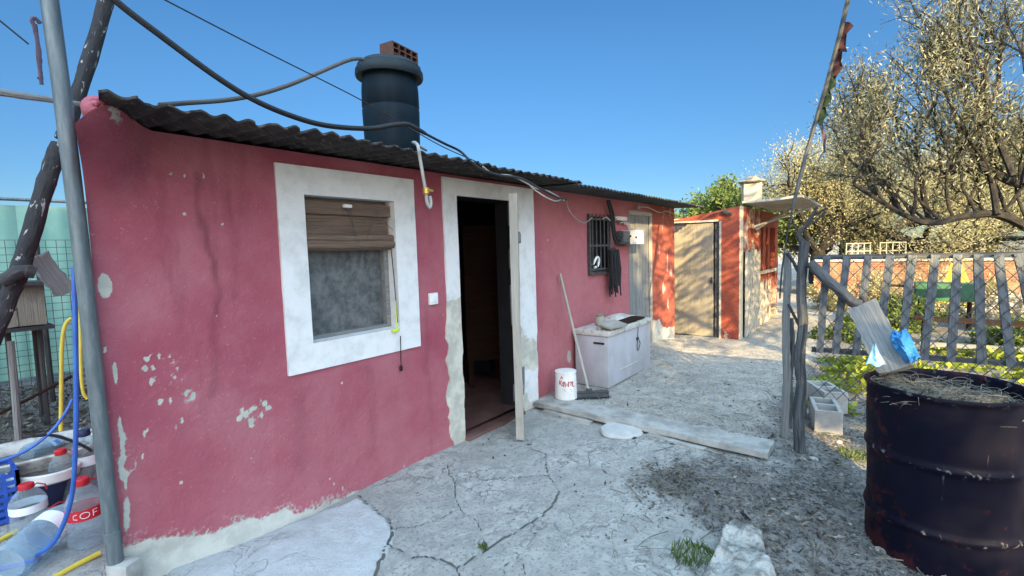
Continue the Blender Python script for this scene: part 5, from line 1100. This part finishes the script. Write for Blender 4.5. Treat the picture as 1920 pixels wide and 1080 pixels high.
# shade trees behind the viewpoint
n_ = np.array([.66, -.75]); n_ /= np.linalg.norm(n_)
def sunpos(u, s, z): p = u*n_+s*SUN_AZ; return Vector((p[0], p[1], z))
def shadetree(label, u, s, zc, rx, rz, N, size, clip=None):
    b = sunpos(u, s, -.1); t = thing('shade_tree', label, 'tree', b, 'shade trees behind the viewpoint'); mb = MB()
    mb.tube(spline([b, b+Vector((.05, 0, zc*.5)), b+Vector((0, .05, zc))], 5), [.17-.008*i for i in range(11)], 10, .15)
    for d in dirs(8, .0, 1.0): mb.tube(spline([b+Vector((0, 0, zc*.75)), b+Vector((0, 0, zc*.8))+d*rx*.4, b+Vector((0, 0, zc*.85))+d*rx*.8], 3), .03, 6)
    obj('trunk', mb, M['bark'], t)
    K = 46; cl = rng.normal(size=(K, 3)); cl /= np.linalg.norm(cl, axis=1)[:, None]; cl *= (rng.random(K)**.4)[:, None]*.85
    idx = rng.integers(0, K, N); C = cl[idx]*np.array([rx, rx, rz])+rng.normal(size=(N, 3))*np.array([rx, rx, rz])*.17; C = C+np.array([b.x, b.y, zc]); 
    if clip:   # long drooping sprays
        dd = np.array([n_[0]*.92, n_[1]*.92, .40]); C = np.array([b.x, b.y, zc])+(rng.random((N, 3))*2-1)*np.array([rx, rx, rz]); k_ = fbm(C@np.array([n_[0], n_[1], 0])*.6, C[:, 2]-.43*(C@np.array([n_[0], n_[1], 0])), 3.0, 3, 88) > .47; C = C[k_]
        leaves('crown', C, dd+rng.normal(size=(len(C), 3))*.22, size, size*.10, M['dark_leaf'], t); return
    leaves('crown', C, rng.normal(size=(N, 3)), size, size*.6, M['dark_leaf'], t)
def vz_(v, s): return (v+s*math.sin(SUN_EL))/math.cos(SUN_EL)
shadetree('tall dense dark tree behind the viewpoint toward the left', -4.4, 15.0, vz_(2.5, 15), 2.0, 3.0, 19000, .26)
shadetree('tall dense dark tree directly behind the viewpoint', -1.9, 14.0, vz_(2.5, 14), 2.0, 3.0, 19000, .26)
shadetree('tall dense dark tree behind the viewpoint toward the right', .62, 15.5, vz_(2.5, 15.5), 1.85, 3.0, 19000, .26)
shadetree('shorter broad dark tree behind the viewpoint between the tall ones', -.2, 12.5, vz_(1.0, 12.5), 1.9, 1.9, 12000, .24)
shadetree('low rounded dark tree behind the viewpoint beside the taller ones', 2.95, 9.0, vz_(1.78, 9), .80, .38, 4200, .15)
shadetree('sparse thin tree behind the viewpoint with open crown', 4.1, 1.5, vz_(3.75, 1.5), 1.45, 1.2, 3400, .34, True)

# ------------------------------------------------------------------ far side of the gate
def farbrick():
    s = NT('orange_brick'); co = s.coord('world'); br = s.new('TexBrick'); br.inputs['Scale'].default_value = 4.2; br.inputs['Color1'].default_value = (.24, .09, .05, 1); br.inputs['Color2'].default_value = (.20, .075, .042, 1); br.inputs['Mortar'].default_value = (.22, .16, .11, 1); br.inputs['Mortar Size'].default_value = .03
    sx = s.new('SeparateXYZ'); s.link(co, sx.inputs[0]); cx = s.new('CombineXYZ'); s.link(sx.outputs['Y'], cx.inputs[0]); s.link(sx.outputs['Z'], cx.inputs[1]); s.link(cx.outputs[0], br.inputs['Vector'])
    c = s.mix(s.ramp(s.noise(co, 4, 5), .45, .66, 0, .6), br.outputs['Color'], (.30, .215, .14)); return s.done(c, .9)
M['farbrick'] = farbrick()
fw_ = thing('brick_wall', 'low orange brick wall at the far end of the garden', 'wall', (15.2, -.3, 0)); mb = MB(); mb.box((15.3, -.6, .42), (.2, 4.2, 1.05)); obj('brickwork', mb, M['farbrick'], fw_, smooth=False)
mb = MB(); mb.box((15.3, -.6, .965), (.3, 4.25, .05)); obj('coping', mb, M['whitewash'], fw_)
for y0, lab in [(.55, 'white metal grille panel standing left on the orange brick wall'), (-.15, 'white metal grille panel standing right on the orange brick wall')]:
    gt = thing('grille_panel', lab, 'grille', (15.3, y0, .99), 'white grilles on the brick wall'); mb = MB()
    for k in range(5): mb.box((15.3, y0-.25+k*.125, 1.20), (.03, .02, .42))
    obj('bars', mb, M['tankwhite'], gt); mb = MB()
    for z in (1.0, 1.2, 1.4): mb.box((15.303, y0, z), (.03, .52, .022))
    obj('rail', mb, M['tankwhite'], gt)
mb = MB()
X, Z = np.meshgrid(np.linspace(-.55, .55, 14), np.linspace(0, 1, 10), indexing='ij'); yt = on(1795, 530, 0, 12.0)
P = np.stack([12.0+.25*Z+.05*np.sin(X*9), yt[1]+X*(1-.75*Z)*.55, .25+.75*Z], -1); mb.sheet(P, (.03, 0, 0)); s = NT('yellow_tarp'); c = s.mix(s.ramp(s.noise(s.coord('Object'), 3, 3), .45, .6), (.62, .42, .03), (.55, .2, .03)); M['tarp'] = s.done(c, .6)
tag(obj('yellow_tarp', mb, M['tarp']), 'bright yellow tarp heap behind the gate slats', 'tarp')
wb = thing('green_cart', 'dark green wooden cart standing in the garden behind the gate', 'cart', (10.5, -.85, 0)); M['cartgreen'] = plain('cart_green', (.03, .10, .06), (.05, .14, .08), 8, .6)
cp = on(1772, 552, 0, 10.3); mb = MB(); mb.box((10.4, cp[1], .62), (.5, .75, .28), None, .02); obj('tray', mb, M['cartgreen'], wb)
for dy in (-.3, .3): mb = MB(); mb.tube([(10.4, cp[1]+dy, .02), (10.4, cp[1]+dy, .5)], .03, 8); obj('leg', mb, M['brown_wood'], wb)
mb = MB(); mb.tube([(10.2, cp[1]+.35, .7), (9.9, cp[1]+.75, .75)], .02, 8); obj('handle', mb, M['brown_wood'], wb)
bp = on(1820, 605, 0, 8.3); bn = thing('plank_bench', 'rough plank bench with thin legs behind the right gate slats', 'bench', (8.3, bp[1], 0)); mb = MB(); mb.plank((8.3, bp[1]-.7, .42), (8.3, bp[1]+.55, .44), .3, .03, (1, 0, 0), 10); obj('seat', mb, M['brown_wood'], bn)
for dy in (-.6, -.1, .45): mb = MB(); mb.tube([(8.3, bp[1]+dy, -.02), (8.28, bp[1]+dy, .42)], .025, 7); obj('leg', mb, M['brown_wood'], bn)
mb = MB(); mb.plank((8.05, bp[1]-.9, .16), (8.05, bp[1]+.5, .14), .06, .05, (1, 0, 0), 8); tag(obj('garden_rail', mb, M['grey_wood']), 'low weathered rail lying across the sunny garden bed', 'rail')
def bush(c, rx, rz, N, ln, wd, mat, name, label, grp='bushes in the sunny garden'):
    t = thing(name, label, 'bush', c, grp); K = 24; cl = rng.normal(size=(K, 3)); cl /= np.linalg.norm(cl, axis=1)[:, None]; cl *= (rng.random(K)**.45)[:, None]; cl[:, 2] = np.abs(cl[:, 2])
    idx = rng.integers(0, K, N); C = cl[idx]*np.array([rx, rx, rz])+rng.normal(size=(N, 3))*rx*.17; C = C+np.array(c); C[:, 2] = np.maximum(C[:, 2], c[2]+.02); D = rng.normal(size=(N, 3))+(C-np.array(c))*1.2/rx; leaves('foliage', C, D, ln, wd, M[mat], t)
    mb = MB()
    for d in dirs(6, .4, 1.2): mb.tube([Vector(c)-Vector((0, 0, .05)), Vector(c)+d*rx*.6], .012, 5)
    obj('stem', mb, M['bark'], t)
for px, py, X, rx, rz, mat, lab in [(1690, 600, 10.2, .42, .55, 'green_leaf', 'round green bush behind the middle gate slats'), (1905, 640, 9.0, .4, .45, 'green_leaf', 'green bush behind the last gate slats at the right edge'), (1580, 640, 8.8, .35, .22, 'green_leaf', 'low green bush behind the first gate slats'), (1850, 560, 11.5, .5, .7, 'olive_far', 'pale dry bush right of the green cart'), (1735, 660, 6.6, .16, .22, 'weed', 'small bright weed clump under the gate by the drum'), (1560, 540, 12.5, .5, .7, 'olive_far', 'pale dry bush just right of the thick gate post'), (1640, 510, 13.0, .55, .8, 'olive_far', 'pale bush before the left half of the brick wall'), (1745, 505, 13.4, .5, .85, 'olive_far', 'pale bush before the middle of the brick wall'), (1905, 560, 10.8, .5, .6, 'tankleaf', 'whitish dry bush at the right edge of the garden')]:
    if mat == 'tankleaf': M['tankleaf'] = leafmat('dry_leaf', (.30, .28, .22), (.42, .40, .34), (.55, .52, .46))
    p = on(px, py, 0, X); bush((X, p[1], G(X, p[1])-.02), rx, rz, 2600 if rx > .2 else 500, .07, .035, mat, 'garden_bush', lab)
# weeds: ground cover lit by the sun beyond the posts
C = []
for _ in range(26000):
    x = random.uniform(5.0, 12.5); y = random.uniform(-3.2, .62); 
    k = float(_ % 97)/97
    C.append((x, y))
C = np.array(C); dens = fbm(C[:, 0], C[:, 1], 1.3, 3, 71)*1.0+.42*np.exp(-(((C[:, 0]-6.2)/.9)**2+((C[:, 1]-.15)/.45)**2)); keep = dens+rng.normal(0, .03, len(C)) > .60; C = C[keep]
hgt = np.clip((dens[keep]-.58)*.9, .02, .20); Cz = np.stack([C[:, 0], C[:, 1], gz(C[:, 0], C[:, 1])+hgt*rng.random(len(C))+.015], -1)
D = rng.normal(size=(len(C), 3)); D[:, 2] = np.abs(D[:, 2])*.7; o = leaves('weeds', Cz, D, .09, .05, M['weed']); kind(o, 'stuff')['label'] = 'bright green weeds spreading over the sunlit garden soil'; cnt.append(len(C))
# litter: dead leaves, chips and twigs on the dirt
N = 60000; X = rng.uniform(1.9, 6.5, N); Y = rng.uniform(-1.6, 2.5, N)
pd_ = sst(-.15, .35, (yb_(X)-Y)+(fbm(X, Y, 3, 4, 21)-.5)*.9)*(X < 3.75)+sst(.95, .5, Y)*(X >= 3.75)*.8+.035+1.6*np.exp(-(((X-2.93)/.36)**2+((Y-1.0)/.22)**2)); kp = rng.random(N) < pd_*.55*sst(.35, .6, fbm(X, Y, 2.2, 3, 55)+.12); X = X[kp]; Y = Y[kp]
Cz = np.stack([X, Y, gz(X, Y)+.008+.012*rng.random(len(X))], -1); D = rng.normal(size=(len(X), 3)); D[:, 2] *= .25; o = leaves('leaf_litter', Cz, D, .019, .007, M['litter'], sz=rng.lognormal(0, .45, len(X))); kind(o, 'stuff')['label'] = 'dead leaves and chips scattered over the yard soil'; cnt.append(len(X))
mb = MB()
for k in range(900):
    if k < 560: x = random.uniform(2.0, 5.2); y = random.uniform(-1.3, 1.1)
    elif k < 650: x = random.gauss(2.95, .2); y = random.gauss(1.0, .12)
    else: x = random.uniform(.2, 1.6); y = random.uniform(4.3, 6.6)
    if x > 4.4 and y > .9: continue
    a = random.uniform(0, 6.283); L = random.choice([.04, .06, .09, .14, .22])*random.uniform(.6, 1.1); p = Vector((x, y, G(x, y)+.008)); e = p+Vector((math.cos(a)*L, math.sin(a)*L, random.uniform(0, .03))); m_ = (p+e)/2+Vector((random.uniform(-.02, .02), random.uniform(-.02, .02), .008)); mb.tube(spline([p, m_, e], 2), random.uniform(.0013, .0034), 4)
kind(obj('twigs', mb, M['straw']), 'stuff')['label'] = 'dry twigs and stalks scattered on the ground'
mb = MB(); mb.tube(spline([on(x, y, 2, .01) for x, y in [(1500, 982), (1512, 995), (1522, 1012), (1527, 1035), (1526, 1058)]], 4), .005, 5, .3); mb.tube(spline([on(x, y, 2, .02) for x, y in [(1502, 984), (1515, 978)]], 4), .006, 5); tag(obj('pale_twig', mb, M['straw']), 'long pale twig lying on the dirt before the drum', 'twig')
mb = MB()
for k in range(420):
    x = random.uniform(2.0, 5.6); y = random.uniform(-1.2, 1.1)
    if random.random() > float(sst(-.1, .3, yb_(x)-y))*.9+.06: continue
    r = random.choice([.006, .008, .011, .016, .026])*random.uniform(.7, 1.2); bm = bmesh.new(); bmesh.ops.create_icosphere(bm, subdivisions=1, radius=r)
    vs = [Vector((v.co.x*random.uniform(.7, 1.3), v.co.y*random.uniform(.7, 1.3), v.co.z*random.uniform(.4, .8)))+Vector((x, y, G(x, y)+r*.2)) for v in bm.verts]; mb.add(vs, [[v.index for v in f.verts] for f in bm.faces]); bm.free()
kind(obj('pebbles', mb, M['rubble'], angle=20), 'stuff')['label'] = 'pale pebbles and mortar crumbs strewn on the dirt'
# litter under the left fence
N = 5000; X = rng.uniform(-.8, 1.9, N); Y = rng.uniform(4.2, 8.2, N); Cz = np.stack([X, Y, gz(X, Y)+.01+.05*rng.random(N)*fbm(X, Y, 2, 3, 9)], -1); D = rng.normal(size=(N, 3)); D[:, 2] *= .5; o = leaves('dry_brush', Cz, D, .07, .02, M['litter']); kind(o, 'stuff')['label'] = 'dry brush and leaf litter under the wire fence'
# grass tufts
def tuft(px, py, n, h, label, spread=.07):
    p = on(px, py, 2, 0.0); a = rng.uniform(0, 6.28, n); r = spread*np.sqrt(rng.random(n)); C = np.stack([p[0]+r*np.cos(a), p[1]+r*np.sin(a), np.full(n, G(p[0], p[1])+h*.4)], -1); D = np.stack([rng.normal(0, .45, n), rng.normal(0, .45, n), np.ones(n)], -1)
    o = leaves('grass_tuft', C, D, h, .008, M['green_leaf'], origin=(p[0], p[1], 0)); tag(o, label, 'grass tuft', 'grass tufts in the yard')
tuft(1300, 1048, 130, .075, 'green grass tuft growing against the broken concrete slab', .10); tuft(905, 1028, 40, .03, 'tiny green tuft growing in the crack of the concrete', .025); tuft(1600, 845, 120, .05, 'small grass tuft on the dirt left of the drum', .10)
print('leaf counts', cnt)
